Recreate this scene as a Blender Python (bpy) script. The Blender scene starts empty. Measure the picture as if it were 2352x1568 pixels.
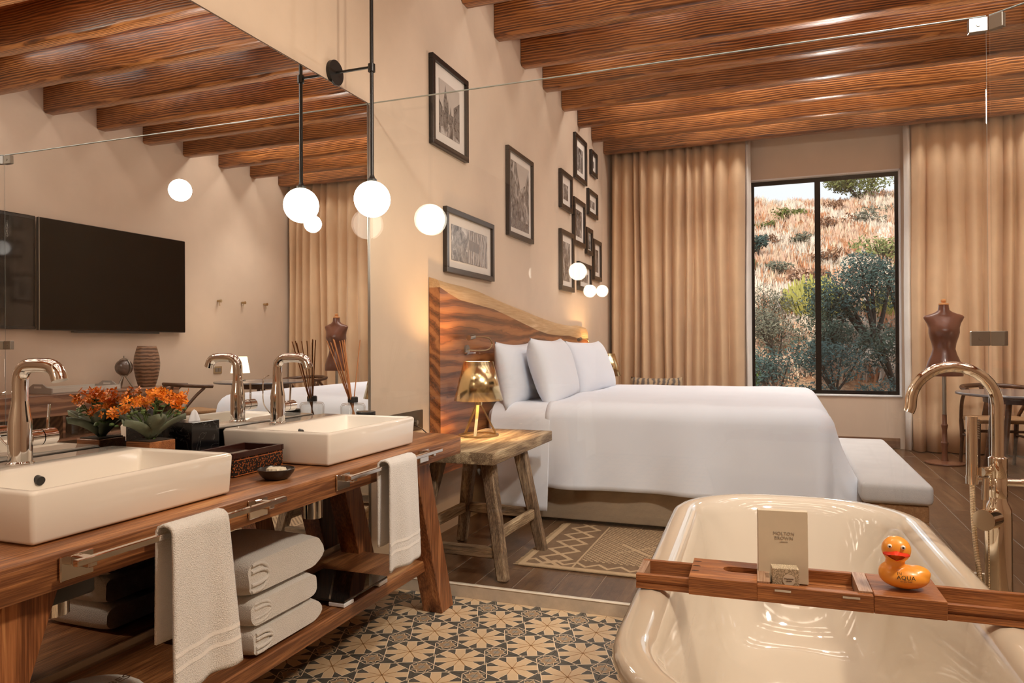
import bpy, bmesh, math, random
from math import sin, cos, pi, radians, sqrt, atan2
from mathutils import Vector, Matrix

# ------------------------------------------------------------------ camera, sky, sun, lights, exposure
S = bpy.context.scene
C = S.collection
R0 = random.Random(7)
yaw, pitch, roll, FPX = radians(20.595), radians(0.2504), radians(0.3077), 1652.55
fwd = Vector((-sin(yaw)*cos(pitch), cos(yaw)*cos(pitch), sin(pitch)))
rgt = Vector((cos(yaw), sin(yaw), 0))
dwn = fwd.cross(rgt)
r2 = rgt*cos(roll) + dwn*sin(roll)
d2 = dwn*cos(roll) - rgt*sin(roll)
cam = bpy.data.cameras.new('camera'); camo = bpy.data.objects.new('camera', cam); C.objects.link(camo)
m = Matrix((r2, -d2, -fwd)).transposed().to_4x4(); m.translation = (1.8706, 0, 1.15)
camo.matrix_world = m
cam.sensor_width = 36; cam.lens = FPX*36/2352; cam.clip_start = .05; cam.clip_end = 500
S.camera = camo
S.view_settings.view_transform = 'Standard'; S.view_settings.look = 'None'
S.view_settings.gamma = 1; S.view_settings.use_curve_mapping = False
S.view_settings.exposure = 0.0
cy = S.cycles
cy.use_denoising = True
cy.max_bounces = 10; cy.diffuse_bounces = 5; cy.glossy_bounces = 6; cy.transmission_bounces = 6; cy.transparent_max_bounces = 16
cy.sample_clamp_indirect = 5; cy.caustics_reflective = False; cy.caustics_refractive = False
cy.blur_glossy = .3

W = bpy.data.worlds.new('sky'); S.world = W; W.use_nodes = True
bgn = W.node_tree.nodes['Background']
bgn.inputs[0].default_value = (.93, .95, 1, 1); bgn.inputs[1].default_value = 1.15

def lamp(name, kind, loc, power, color, size=.1, aim=None, spot=None, blend=.5):
    l = bpy.data.lights.new(name, kind); o = bpy.data.objects.new(name, l); C.objects.link(o)
    o.location = loc; l.energy = power; l.color = color
    if kind == 'AREA': l.shape = 'DISK'; l.size = size
    elif kind == 'SUN': l.angle = radians(size)
    else: l.shadow_soft_size = size
    if kind == 'SPOT': l.spot_size = radians(spot or 120); l.spot_blend = blend
    d = (Vector(aim) - Vector(loc)) if aim is not None else Vector((0, 0, -1))
    o.rotation_euler = d.to_track_quat('-Z', 'Y').to_euler()
    return o
lamp('sun', 'SUN', (0, -20, 30), 3.6, (1, .86, .70), 1.0, aim=(8, 20, 30-40*.235))
WARM, BATH = (1, .93, .85), (1, .845, .665)
# added fill lights hidden in the bays between the ceiling beams, and a few recessed downlights
for k in range(-9, 6):
    yb_ = 4.646 + .5465*k + .33
    if 2.6 < yb_ < 3.5: continue
    o = lamp('bay_fill', 'AREA', (2.2, yb_, 3.585), 13 if yb_ < 3 else 13 if yb_ < 6.6 else 38, BATH if yb_ < 3 else WARM)
    o.data.shape = 'RECTANGLE'; o.data.size = 3.9; o.data.size_y = .14
for x, y, p in ((1.15, 2.25, 30), (2.2, 2.25, 7), (1.3, 3.9, 26), (2.6, 4.4, 14), (3.5, 5.55, 25), (2.6, 7.2, 45), (3.7, 7.2, 45), (1.2, 7.2, 45)):
    lamp('downlight', 'SPOT', (x, y, 3.40), p, BATH if y < 3 else WARM, .07, spot=95, blend=.7)
# added fill spots under the beams, brightening faces turned to the bathroom side
lamp('fill_spot', 'SPOT', (3.4, 1.15, 3.24), 260, BATH, .12, aim=(.5, 1.7, .5), spot=95, blend=.8)
lamp('fill_spot', 'SPOT', (2.5, 1.25, 3.24), 240, (1, .97, .95), .12, aim=(1.2, 4.6, .7), spot=85, blend=.9)
lamp('fill_spot', 'SPOT', (3.7, 1.6, 3.24), 170, WARM, .12, aim=(2.6, 8.0, 1.5), spot=75, blend=.9)
# added fill spots, no fixtures, brightening the upper walls and the beams
lamp('upper_wall_fill', 'SPOT', (4.3, 1.9, 2.15), 170, BATH, .10, aim=(0, 3.3, 3.05), spot=75, blend=.9)
lamp('upward_fill', 'SPOT', (2.7, -.6, 1.9), 90, BATH, .08, aim=(2.4, .5, 9), spot=150, blend=.8)
for y in (7.4, 5.7, 4.1):
    lamp('upward_fill', 'SPOT', (2.3, y, 2.3), 75, WARM, .08, aim=(2.3, y-1.6, 3.5), spot=140, blend=.8)
# ------------------------------------------------------------------ mesh helpers
class MB:
    def __init__(s): s.v = []; s.f = []; s.m = []
    def add(s, vs, fs, mi=0, M=None):
        b = len(s.v)
        s.v += [tuple(M @ Vector(p)) if M is not None else tuple(p) for p in vs]
        s.f += [tuple(b+i for i in f) for f in fs]; s.m += [mi]*len(fs); return s
    def bm(s, bm, mi=0, M=None):
        bm.verts.index_update()
        s.add([v.co[:] for v in bm.verts], [[v.index for v in f.verts] for f in bm.faces], mi, M); bm.free(); return s
    def box(s, x0, x1, y0, y1, z0, z1, bev=0, seg=2, mi=0, M=None):
        vs = [(x0,y0,z0),(x1,y0,z0),(x1,y1,z0),(x0,y1,z0),(x0,y0,z1),(x1,y0,z1),(x1,y1,z1),(x0,y1,z1)]
        return s.hexa(vs, bev, seg, mi, M)
    def hexa(s, vs, bev=0, seg=2, mi=0, M=None):
        fs = [(3,2,1,0),(4,5,6,7),(0,1,5,4),(1,2,6,5),(2,3,7,6),(3,0,4,7)]
        if not bev: return s.add(vs, fs, mi, M)
        bm = bmesh.new(); V = [bm.verts.new(p) for p in vs]
        for f in fs: bm.faces.new([V[i] for i in f])
        bmesh.ops.bevel(bm, geom=bm.edges[:], offset=bev, segments=seg, profile=.5, affect='EDGES')
        return s.bm(bm, mi, M)
    def bar(s, q0, q1, bev=0, mi=0):
        return s.hexa(list(q0)+list(q1), bev, 1, mi)
    def prism(s, pts, ax, a0, a1, mi=0, M=None, bev=0, seg=2):
        n = len(pts)
        def P(p, a): return (a, p[0], p[1]) if ax == 'x' else (p[0], a, p[1]) if ax == 'y' else (p[0], p[1], a)
        bm = bmesh.new()
        A = [bm.verts.new(P(p, a0)) for p in pts]; B = [bm.verts.new(P(p, a1)) for p in pts]
        bm.faces.new(A[::-1]); bm.faces.new(B)
        for i in range(n): bm.faces.new([A[i], A[(i+1) % n], B[(i+1) % n], B[i]])
        bmesh.ops.recalc_face_normals(bm, faces=bm.faces[:])
        if bev: bmesh.ops.bevel(bm, geom=bm.edges[:], offset=bev, segments=seg, profile=.5, affect='EDGES')
        else: bmesh.ops.triangulate(bm, faces=[f for f in bm.faces if len(f.verts) > 4])
        return s.bm(bm, mi, M)
    def loops(s, L, closed=True, cap0=False, cap1=False, mi=0, M=None):
        n = len(L[0]); vs = [p for l in L for p in l]; fs = []
        for k in range(len(L)-1):
            for i in range(n if closed else n-1):
                j = (i+1) % n; fs.append((k*n+i, k*n+j, (k+1)*n+j, (k+1)*n+i))
        if cap0: fs.append(tuple(range(n))[::-1])
        if cap1: fs.append(tuple((len(L)-1)*n+i for i in range(n)))
        return s.add(vs, fs, mi, M)
    def tube(s, pts, r, n=10, caps=True, mi=0, M=None, flat=1.0):
        pts = [Vector(p) for p in pts]; rr = r if isinstance(r, (list, tuple)) else [r]*len(pts)
        t0 = (pts[1]-pts[0]).normalized(); u = t0.orthogonal().normalized(); L = []
        for i, p in enumerate(pts):
            a = pts[max(i-1, 0)]; b = pts[min(i+1, len(pts)-1)]; t = (b-a).normalized()
            u = (u - t*u.dot(t)).normalized(); w = t.cross(u)
            L.append([tuple(p + (u*cos(2*pi*k/n) + w*sin(2*pi*k/n)*flat)*rr[i]) for k in range(n)])
        return s.loops(L, True, caps, caps, mi, M)
    def cyl(s, p0, p1, r0, r1=None, n=16, mi=0, M=None, caps=True):
        return s.tube([p0, p1], [r0, r0 if r1 is None else r1], n, caps, mi, M)
    def lathe(s, prof, c=(0,0,0), n=24, mi=0, M=None, sx=1, sy=1, caps=True):
        L = [[(c[0]+r*cos(2*pi*k/n)*sx, c[1]+r*sin(2*pi*k/n)*sy, c[2]+z) for k in range(n)] for r, z in prof]
        return s.loops(L, True, caps, caps, mi, M)
    def ell(s, c, r, n=16, k=10, mi=0, M=None):
        r = r if isinstance(r, (tuple, list)) else (r, r, r)
        prof = [(sin(pi*i/k), -cos(pi*i/k)) for i in range(k+1)]; prof[0] = (.02, -1); prof[-1] = (.02, 1)
        L = [[(c[0]+r[0]*a*cos(2*pi*j/n), c[1]+r[1]*a*sin(2*pi*j/n), c[2]+r[2]*z) for j in range(n)] for a, z in prof]
        return s.loops(L, True, True, True, mi, M)
    def grid(s, fn, nu, nv, mi=0, closed_u=False):
        vs = [fn(i/(nu), j/(nv)) for i in range(nu+1) for j in range(nv+1)]; fs = []
        for i in range(nu):
            for j in range(nv): fs.append((i*(nv+1)+j, (i+1)*(nv+1)+j, (i+1)*(nv+1)+j+1, i*(nv+1)+j+1))
        return s.add(vs, fs, mi)

def spline(P, n=8):
    P = [Vector(p) for p in P]; out = []
    for i in range(len(P)-1):
        a, b, c, d = P[max(i-1, 0)], P[i], P[i+1], P[min(i+2, len(P)-1)]
        for k in range(n):
            t = k/n; out.append(.5*((2*b) + (c-a)*t + (2*a-5*b+4*c-d)*t*t + (3*b-a-3*c+d)*t**3))
    out.append(P[-1]); return out

ORIGIN = {}
def obj(name, mb, mat, parent=None, smooth=35, local=False, recalc=False):
    me = bpy.data.meshes.new(name)
    o0 = ORIGIN.get(parent.name, Vector()) if (parent is not None and not local) else Vector()
    me.from_pydata([(x-o0.x, y-o0.y, z-o0.z) for x, y, z in mb.v], [], mb.f)
    for mt in (mat if isinstance(mat, (list, tuple)) else [mat]): me.materials.append(mt)
    me.polygons.foreach_set('material_index', mb.m)
    if recalc or True:
        b = bmesh.new(); b.from_mesh(me); bmesh.ops.recalc_face_normals(b, faces=b.faces[:]); b.to_mesh(me); b.free()
    if smooth:
        me.polygons.foreach_set('use_smooth', [True]*len(me.polygons)); me.set_sharp_from_angle(angle=radians(smooth))
    me.update()
    o = bpy.data.objects.new(name, me); C.objects.link(o)
    if parent is not None: o.parent = parent
    ORIGIN[o.name] = o0
    return o
def tag(o, label, cat, group=None):
    o['label'] = label; o['category'] = cat
    if group: o['group'] = group
    return o
def thing(name, label, cat, loc=(0,0,0), group=None, rz=0):
    o = bpy.data.objects.new(name, None); C.objects.link(o); o.location = loc; o.rotation_euler = (0, 0, rz)
    o.empty_display_size = .1; ORIGIN[o.name] = Vector(loc)
    return tag(o, label, cat, group)
def struct(name, mb=None, mat=None, smooth=0):
    if mb is None:
        o = bpy.data.objects.new(name, None); C.objects.link(o); ORIGIN[o.name] = Vector()
    else: o = obj(name, mb, mat, None, smooth)
    o['kind'] = 'structure'; return o
def copy_tree(o, parent=None):
    c = o.copy(); C.objects.link(c); ORIGIN[c.name] = ORIGIN.get(o.name, Vector())
    if parent is not None: c.parent = parent
    for ch in list(o.children): copy_tree(ch, c)
    return c
def dup(o, loc, label, rz=None):
    c = copy_tree(o); c.location = loc; c['label'] = label
    if rz is not None: c.rotation_euler[2] = rz
    return c
def text(name, s, size, M, mat, parent, depth=.0004, align='CENTER'):
    cu = bpy.data.curves.new(name, 'FONT'); cu.body = s; cu.size = size; cu.extrude = depth
    cu.align_x = align; cu.align_y = 'CENTER'; cu.materials.append(mat)
    o = bpy.data.objects.new(name, cu); C.objects.link(o); o.parent = parent
    MM = M.copy(); MM.translation -= ORIGIN.get(parent.name, Vector()); o.matrix_local = MM
    return o

# ------------------------------------------------------------------ materials
def mat(name):
    m = bpy.data.materials.new(name); m.use_nodes = True
    t = m.node_tree; return m, t, t.nodes['Principled BSDF']
def N(t, kind, ins=None, **kw):
    n = t.nodes.new(kind)
    for k, v in kw.items(): setattr(n, k, v)
    for k, v in (ins or {}).items():
        if isinstance(v, bpy.types.NodeSocket): t.links.new(v, n.inputs[k])
        else: n.inputs[k].default_value = v
    return n
def rgb(c): return (c[0], c[1], c[2], 1)
def srgb(r, g, b):
    f = lambda v: (v/255/12.92) if v/255 <= .04045 else ((v/255+.055)/1.055)**2.4
    return (f(r), f(g), f(b))
def ramp(t, fac, stops):
    n = N(t, 'ShaderNodeValToRGB', {0: fac}); e = n.color_ramp.elements
    while len(e) < len(stops): e.new(.5)
    for i, (p, c) in enumerate(stops): e[i].position = p; e[i].color = rgb(c)
    return n.outputs[0]
def coords(t, scale=(1,1,1), rnd=True, kind='Object'):
    tc = N(t, 'ShaderNodeTexCoord').outputs[kind]
    if rnd:
        oi = N(t, 'ShaderNodeObjectInfo').outputs['Random']
        off = N(t, 'ShaderNodeVectorMath', {0: (31, 17, 23)}, operation='SCALE'); t.links.new(oi, off.inputs['Scale'])
        tc = N(t, 'ShaderNodeVectorMath', {0: tc, 1: off.outputs[0]}).outputs[0]
    return N(t, 'ShaderNodeMapping', {'Vector': tc, 'Scale': scale}).outputs[0]
def bump(t, h, strength, dist=.01):
    return N(t, 'ShaderNodeBump', {'Height': h, 'Strength': strength, 'Distance': dist}).outputs[0]
def plain(name, c, rough=.5, metal=0, spec=.5, coat=0, noise=0, nscale=8, bmp=0, bscale=200, sheen=0, var=0):
    m, t, p = mat(name)
    p.inputs['Base Color'].default_value = rgb(c); p.inputs['Roughness'].default_value = rough
    p.inputs['Metallic'].default_value = metal; p.inputs['Specular IOR Level'].default_value = spec
    p.inputs['Coat Weight'].default_value = coat; p.inputs['Coat Roughness'].default_value = .05
    p.inputs['Sheen Weight'].default_value = sheen
    if noise:
        v = coords(t, (nscale,)*3, False)
        f = N(t, 'ShaderNodeTexNoise', {'Vector': v, 'Scale': 1, 'Detail': 5, 'Roughness': .6}).outputs[0]
        a = tuple(x*(1-noise) for x in c); b = tuple(min(1, x*(1+noise)) for x in c)
        t.links.new(ramp(t, f, [(.3, a), (.7, b)]), p.inputs['Base Color'])
    if bmp:
        v = coords(t, (bscale,)*3, False)
        f = N(t, 'ShaderNodeTexNoise', {'Vector': v, 'Scale': 1, 'Detail': 3}).outputs[0]
        t.links.new(bump(t, f, bmp, .004), p.inputs['Normal'])
    return m
def wood(name, dark, mid, light, axis='X', scale=1, rough=.5, bmp=.3, ring=1.0, coat=0, streak=.5, stretch=9, fine_sc=(5, 170), lines=0.0, warp=.6, lw=.32, gf=0.0):
    m, t, p = mat(name)
    i = 'XYZ'.index(axis); sc = [stretch*scale]*3; sc[i] = scale
    v = coords(t, sc)
    n1 = N(t, 'ShaderNodeTexNoise', {'Vector': v, 'Scale': 1.3, 'Detail': 4, 'Roughness': .55, 'Distortion': warp}).outputs[0]
    mul = N(t, 'ShaderNodeMath', {0: n1, 1: 9*ring}, operation='MULTIPLY').outputs[0]
    if gf:        # growth lines advance steadily across the section
        sp_ = N(t, 'ShaderNodeSeparateXYZ', {0: N(t, 'ShaderNodeTexCoord').outputs['Object']})
        o_ = [sp_.outputs[k] for k in range(3) if k != i]
        ac = N(t, 'ShaderNodeMath', {0: o_[0], 1: o_[1]}, operation='ADD').outputs[0]
        mul = N(t, 'ShaderNodeMath', {0: ac, 1: gf, 2: mul}, operation='MULTIPLY_ADD').outputs[0]
    sn = N(t, 'ShaderNodeMath', {0: mul}, operation='SINE').outputs[0]
    rg = N(t, 'ShaderNodeMapRange', {0: sn, 1: -1, 2: 1, 3: 0, 4: 1}).outputs[0]
    sc2 = [fine_sc[1]*scale]*3; sc2[i] = fine_sc[0]*scale
    v2 = coords(t, sc2)
    fine = N(t, 'ShaderNodeTexNoise', {'Vector': v2, 'Scale': 1, 'Detail': 3, 'Roughness': .6}).outputs[0]
    mix = N(t, 'ShaderNodeMath', {0: rg, 1: .45}, operation='MULTIPLY').outputs[0]
    mix = N(t, 'ShaderNodeMath', {0: n1, 1: .55, 2: mix}, operation='MULTIPLY_ADD').outputs[0]
    fm = N(t, 'ShaderNodeMath', {0: fine, 1: -.5}, operation='ADD').outputs[0]
    mix = N(t, 'ShaderNodeMath', {0: fm, 1: streak, 2: mix}, operation='MULTIPLY_ADD').outputs[0]
    if lines:      # thin dark growth lines that follow the figure
        ab = N(t, 'ShaderNodeMath', {0: sn}, operation='ABSOLUTE').outputs[0]
        ln = N(t, 'ShaderNodeMapRange', {0: ab, 1: 0, 2: lw, 3: lines, 4: 0}).outputs[0]
        mix = N(t, 'ShaderNodeMath', {0: mix, 1: ln}, operation='SUBTRACT').outputs[0]
    col = ramp(t, mix, [(.2, dark), (.5, mid), (.82, light)])
    t.links.new(col, p.inputs['Base Color'])
    p.inputs['Roughness'].default_value = rough; p.inputs['Coat Weight'].default_value = coat; p.inputs['Coat Roughness'].default_value = .2
    if bmp: t.links.new(bump(t, mix, bmp, .006), p.inputs['Normal'])
    return m
def cloth(name, c, rough=.9, weave=600, bmp=.25, sheen=.2, noise=.05):
    m, t, p = mat(name)
    v = coords(t, (6,6,6), False)
    f = N(t, 'ShaderNodeTexNoise', {'Vector': v, 'Scale': 1, 'Detail': 4}).outputs[0]
    t.links.new(ramp(t, f, [(.3, tuple(x*(1-noise) for x in c)), (.7, tuple(min(1, x*(1+noise)) for x in c))]), p.inputs['Base Color'])
    p.inputs['Roughness'].default_value = rough; p.inputs['Sheen Weight'].default_value = sheen
    v2 = coords(t, (weave,)*3, False)
    h = N(t, 'ShaderNodeTexNoise', {'Vector': v2, 'Scale': 1, 'Detail': 2}).outputs[0]
    t.links.new(bump(t, h, bmp, .004), p.inputs['Normal'])
    return m
def glow(name, c, strength):
    m, t, p = mat(name)
    p.inputs['Emission Color'].default_value = rgb(c); p.inputs['Emission Strength'].default_value = strength
    p.inputs['Base Color'].default_value = rgb(c); return m
def clear(name, tint=(1,1,1), ior=1.5, rough=0):
    m, t, p = mat(name); t.nodes.remove(p)
    out = t.nodes['Material Output']
    ge = N(t, 'ShaderNodeNewGeometry')
    dt = N(t, 'ShaderNodeVectorMath', {0: ge.outputs['Normal'], 1: ge.outputs['Incoming']}, operation='DOT_PRODUCT').outputs['Value']
    mm_ = lambda op, a, b=0.0: N(t, 'ShaderNodeMath', {0: a, 1: b}, operation=op).outputs[0]
    k5 = mm_('POWER', mm_('SUBTRACT', 1.0, mm_('ABSOLUTE', dt)), 5.0)
    f0 = ((ior-1)/(ior+1))**2
    fr = mm_('ADD', mm_('MULTIPLY', k5, 1-f0), f0)
    tr = N(t, 'ShaderNodeBsdfTransparent', {'Color': rgb(tint)}).outputs[0]
    gl = N(t, 'ShaderNodeBsdfGlossy', {'Roughness': rough}).outputs[0]
    mx = N(t, 'ShaderNodeMixShader', {0: fr, 1: tr, 2: gl}).outputs[0]
    t.links.new(mx, out.inputs[0]); return m

M_WALL = plain('plaster_cream', (.66, .525, .40), .9, noise=.05, nscale=2.5, bmp=.08, bscale=120)
M_CEIL = plain('terracotta', (.55, .17, .06), .85, noise=.25, nscale=9, bmp=.2, bscale=60)
M_BEAM = wood('rustic_beam_wood', (.055, .016, .004), (.27, .092, .022), (.44, .185, .056), 'X', .62, .33, .35, 2.4, .25, .75, 9, (9, 300), .16, .4, .45, 330)
M_VAN = wood('walnut_red_wood', (.14, .048, .016), (.40, .17, .062), (.60, .32, .13), 'Y', 1.2, .38, .3, 1.1, .15, .8, 9, (5, 170), .12)
M_VANZ = wood('walnut_red_wood_upright', (.14, .045, .014), (.41, .16, .058), (.60, .29, .115), 'Z', 1.2, .4, .3, 1.1, .1, .8, 9, (5, 170), .12)
M_NIGHT = wood('weathered_wood', (.17, .105, .055), (.40, .28, .16), (.60, .46, .28), 'Y', 1.6, .7, .7, 1.2, 0, 1.1)
M_NIGHTZ = wood('weathered_wood_upright', (.11, .065, .035), (.29, .185, .105), (.50, .36, .22), 'Z', 1.8, .75, .9, 1.2, 0, 1.2)
M_NIGHTX = wood('weathered_wood_rail', (.12, .07, .035), (.30, .18, .09), (.48, .32, .18), 'X', 1.8, .75, .8, 1.2, 0, 1.1)
M_HEAD = wood('parota_wood', (.060, .017, .005), (.27, .088, .025), (.43, .172, .057), 'Y', .55, .33, .2, 2.2, .3, .5, 4, (5, 170), .2, .6, .25, 75)
M_EDGE = wood('sapwood', (.45, .27, .12), (.66, .45, .25), (.82, .66, .44), 'Y', .9, .5, .5, 1.0, 0, .5)
M_SIDE = wood('sideboard_wood', (.10, .04, .02), (.28, .13, .065), (.45, .24, .13), 'Y', .7, .4, .2, 1.6, .1, .35, 6, (5, 170), .2, .6, .3, 90)
M_TEAK = wood('teak', (.20, .065, .018), (.46, .18, .055), (.62, .30, .115), 'X', 2.2, .42, .4, 1.0, 0, .8)
M_TEAKY = wood('teak_cross_sheen', (.30, .17, .10), (.52, .36, .25), (.66, .52, .40), 'Y', 2.2, .35, .4, 1.0, 0, .7)  # cross-grain teak paled: window reflection on the dividers put into the colour
M_CHAIR = wood('dark_chair_wood', (.05, .022, .01), (.14, .06, .025), (.24, .11, .05), 'Y', 2, .4, .1, 1)
M_FLOOR = wood('floor_plank_wood', (.075, .034, .015), (.145, .074, .034), (.22, .128, .066), 'Y', 1.1, .28, .2, 1.0, 0, .5)
M_BAND = cloth('towel_band', (.88, .85, .80), .85, 200, .3)
M_GROUT = plain('floor_joint', (.33, .26, .19), .9)
M_KERB = plain('kerb_stone', (.52, .42, .31), .55, noise=.12, nscale=20, bmp=.1)
M_NOSE = plain('kerb_nosing', (.78, .68, .54), .35)
M_WHITE = cloth('bed_linen', (.76, .80, .87), .8, 500, .12, .1, .015)
M_SHEET = cloth('flat_sheet_linen', (.76, .79, .85), .8, 500, .12, .1, .015)
M_BASE = cloth('bed_base_fabric', (.36, .27, .18), .9, 300, .3)
M_BENCH = cloth('bench_fabric', (.58, .57, .56), .9, 350, .4)
M_TOWEL = cloth('terry_white', (.84, .815, .77), 1, 420, 1.0, .5, .04)
M_CURT = cloth('curtain_fabric', (.70, .49, .30), .85, 300, .2, .2)
M_SHEER = cloth('curtain_lining', (.85, .83, .78), .9, 300, .1)
M_CERAM = plain('ceramic', (.82, .765, .68), .07, spec=.6, coat=.3)
M_TUB = plain('tub_enamel', (.57, .495, .395), .06, spec=.6, coat=.4)
M_CHROME = plain('chrome', (.80, .78, .75), .05, 1)
M_NICKEL = plain('warm_nickel', (.82, .76, .66), .06, 1)
M_BRASS = plain('mirror_brass', (.78, .62, .35), .2, 1)
M_BRASSD = plain('brass_dull', (.55, .42, .24), .3, 1)
M_BLACK = plain('black_metal', (.012, .011, .010), .35)
M_FRAME = plain('frame_black', (.014, .011, .009), .3)
M_MATB = plain('mat_board', (.70, .64, .57), .9)
M_TV = plain('tv_black', (.001, .001, .001), .9, spec=0)
M_TVG = plain('tv_gloss', (.006, .006, .007), .05)
M_STEEL = plain('brushed_steel', (.36, .33, .28), .32, 1)
M_MIRROR = plain('mirror_silver', (.93, .93, .92), 0.0, 1)
M_GEDGE = plain('glass_edge', (.30, .33, .29), .3)
M_GLASS = clear('clear_glass', (.985, .99, .985), 1.5)
M_WGLASS = clear('window_glass', (.99, 1, .995), 1.06)
M_WFRAME = plain('window_black', (.004, .004, .004), .7, spec=.1)
M_REVEAL = plain('reveal_white', (.80, .80, .80), .7)
M_SKIRT = wood('baseboard_wood', (.12, .06, .03), (.26, .14, .07), (.36, .2, .1), 'X', 1, .5, .1)
M_GLOBE = glow('opal_globe', (1, .90, .74), 21.0)
M_SHADE = glow('lamp_inside', (1, .82, .5), 6.0)
M_SHADEW = glow('lit_paper_shade', (1, .88, .7), 1.6)
M_LEATHER = plain('mannequin_brown', (.125, .04, .02), .33, noise=.12, nscale=14, coat=.2)
M_DWOOD = plain('turned_wood', (.16, .06, .028), .35, coat=.2)
M_INK = plain('print_ink', (.03, .028, .025), .6)
M_INKG = plain('print_grey', (.35, .31, .25), .6)
M_MARBLE = None
def marble():
    m, t, p = mat('black_marble')
    v = coords(t, (14,14,14), False)
    n = N(t, 'ShaderNodeTexNoise', {'Vector': v, 'Scale': 1, 'Detail': 6, 'Distortion': 1.6}).outputs[0]
    a = N(t, 'ShaderNodeMath', {0: n, 1: -.5}, operation='ADD').outputs[0]
    a = N(t, 'ShaderNodeMath', {0: a}, operation='ABSOLUTE').outputs[0]
    t.links.new(ramp(t, a, [(0, (.12, .12, .115)), (.006, (.012, .012, .012)), (.02, (.004, .004, .005))]), p.inputs['Base Color'])
    p.inputs['Roughness'].default_value = .12; return m
def bands(name, c1, c2, axis, freq, rough=.5, dist=1.5):
    m, t, p = mat(name)
    v = coords(t, (1,1,1), False)
    w = N(t, 'ShaderNodeTexWave', {'Vector': v, 'Scale': freq, 'Distortion': dist, 'Detail': 3, 'Detail Scale': 2}, wave_type='BANDS', bands_direction=axis).outputs[1]
    t.links.new(ramp(t, w, [(.2, c1), (.8, c2)]), p.inputs['Base Color'])
    t.links.new(bump(t, w, .4, .004), p.inputs['Normal'])
    p.inputs['Roughness'].default_value = rough; return m
def speckle(name, c1, c2, scale, thr=.5, rough=.6):
    m, t, p = mat(name)
    v = coords(t, (scale,)*3, False)
    w = N(t, 'ShaderNodeTexVoronoi', {'Vector': v, 'Scale': 1}).outputs[0]
    t.links.new(ramp(t, w, [(thr-.04, c1), (thr+.04, c2)]), p.inputs['Base Color'])
    p.inputs['Roughness'].default_value = rough; return m
def photo(name, seed, lo=.03, hi=.55, sc=18, sy=1.0):
    m, t, p = mat(name)
    v = N(t, 'ShaderNodeTexCoord').outputs['Object']
    v = N(t, 'ShaderNodeMapping', {'Vector': v, 'Location': (seed*3.1, seed*1.7, seed*2.3), 'Scale': (sc, sc, sc*sy)}).outputs[0]
    n = N(t, 'ShaderNodeTexNoise', {'Vector': v, 'Scale': 1, 'Detail': 7, 'Roughness': .68, 'Distortion': .8}).outputs[0]
    t.links.new(ramp(t, n, [(.36, (lo, lo*.95, lo*.9)), (.5, (.2, .18, .165)), (.64, (hi, hi*.94, hi*.87))]), p.inputs['Base Color'])
    p.inputs['Roughness'].default_value = .25; return m
M_MARBLE = marble()
M_VASE = bands('vase_wood', (.10, .045, .02), (.30, .16, .085), 'Z', 9, .5, 3)
M_LACQ = speckle('lacquer_pattern', (.27, .075, .02), (.012, .009, .008), 150, .38, .25)
M_CANDLE = speckle('candle_pattern', (.30, .245, .16), (.62, .53, .38), 420, .5)
M_CUSH = bands('cushion_weave', (.45, .33, .2), (.12, .10, .09), 'X', 6, .9, 5)
M_ROPE = bands('hose_steel', (.42, .35, .25), (.85, .75, .58), 'Z', 75, .25, 0)
M_ROPE.node_tree.nodes['Principled BSDF'].inputs['Metallic'].default_value = 1
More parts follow.
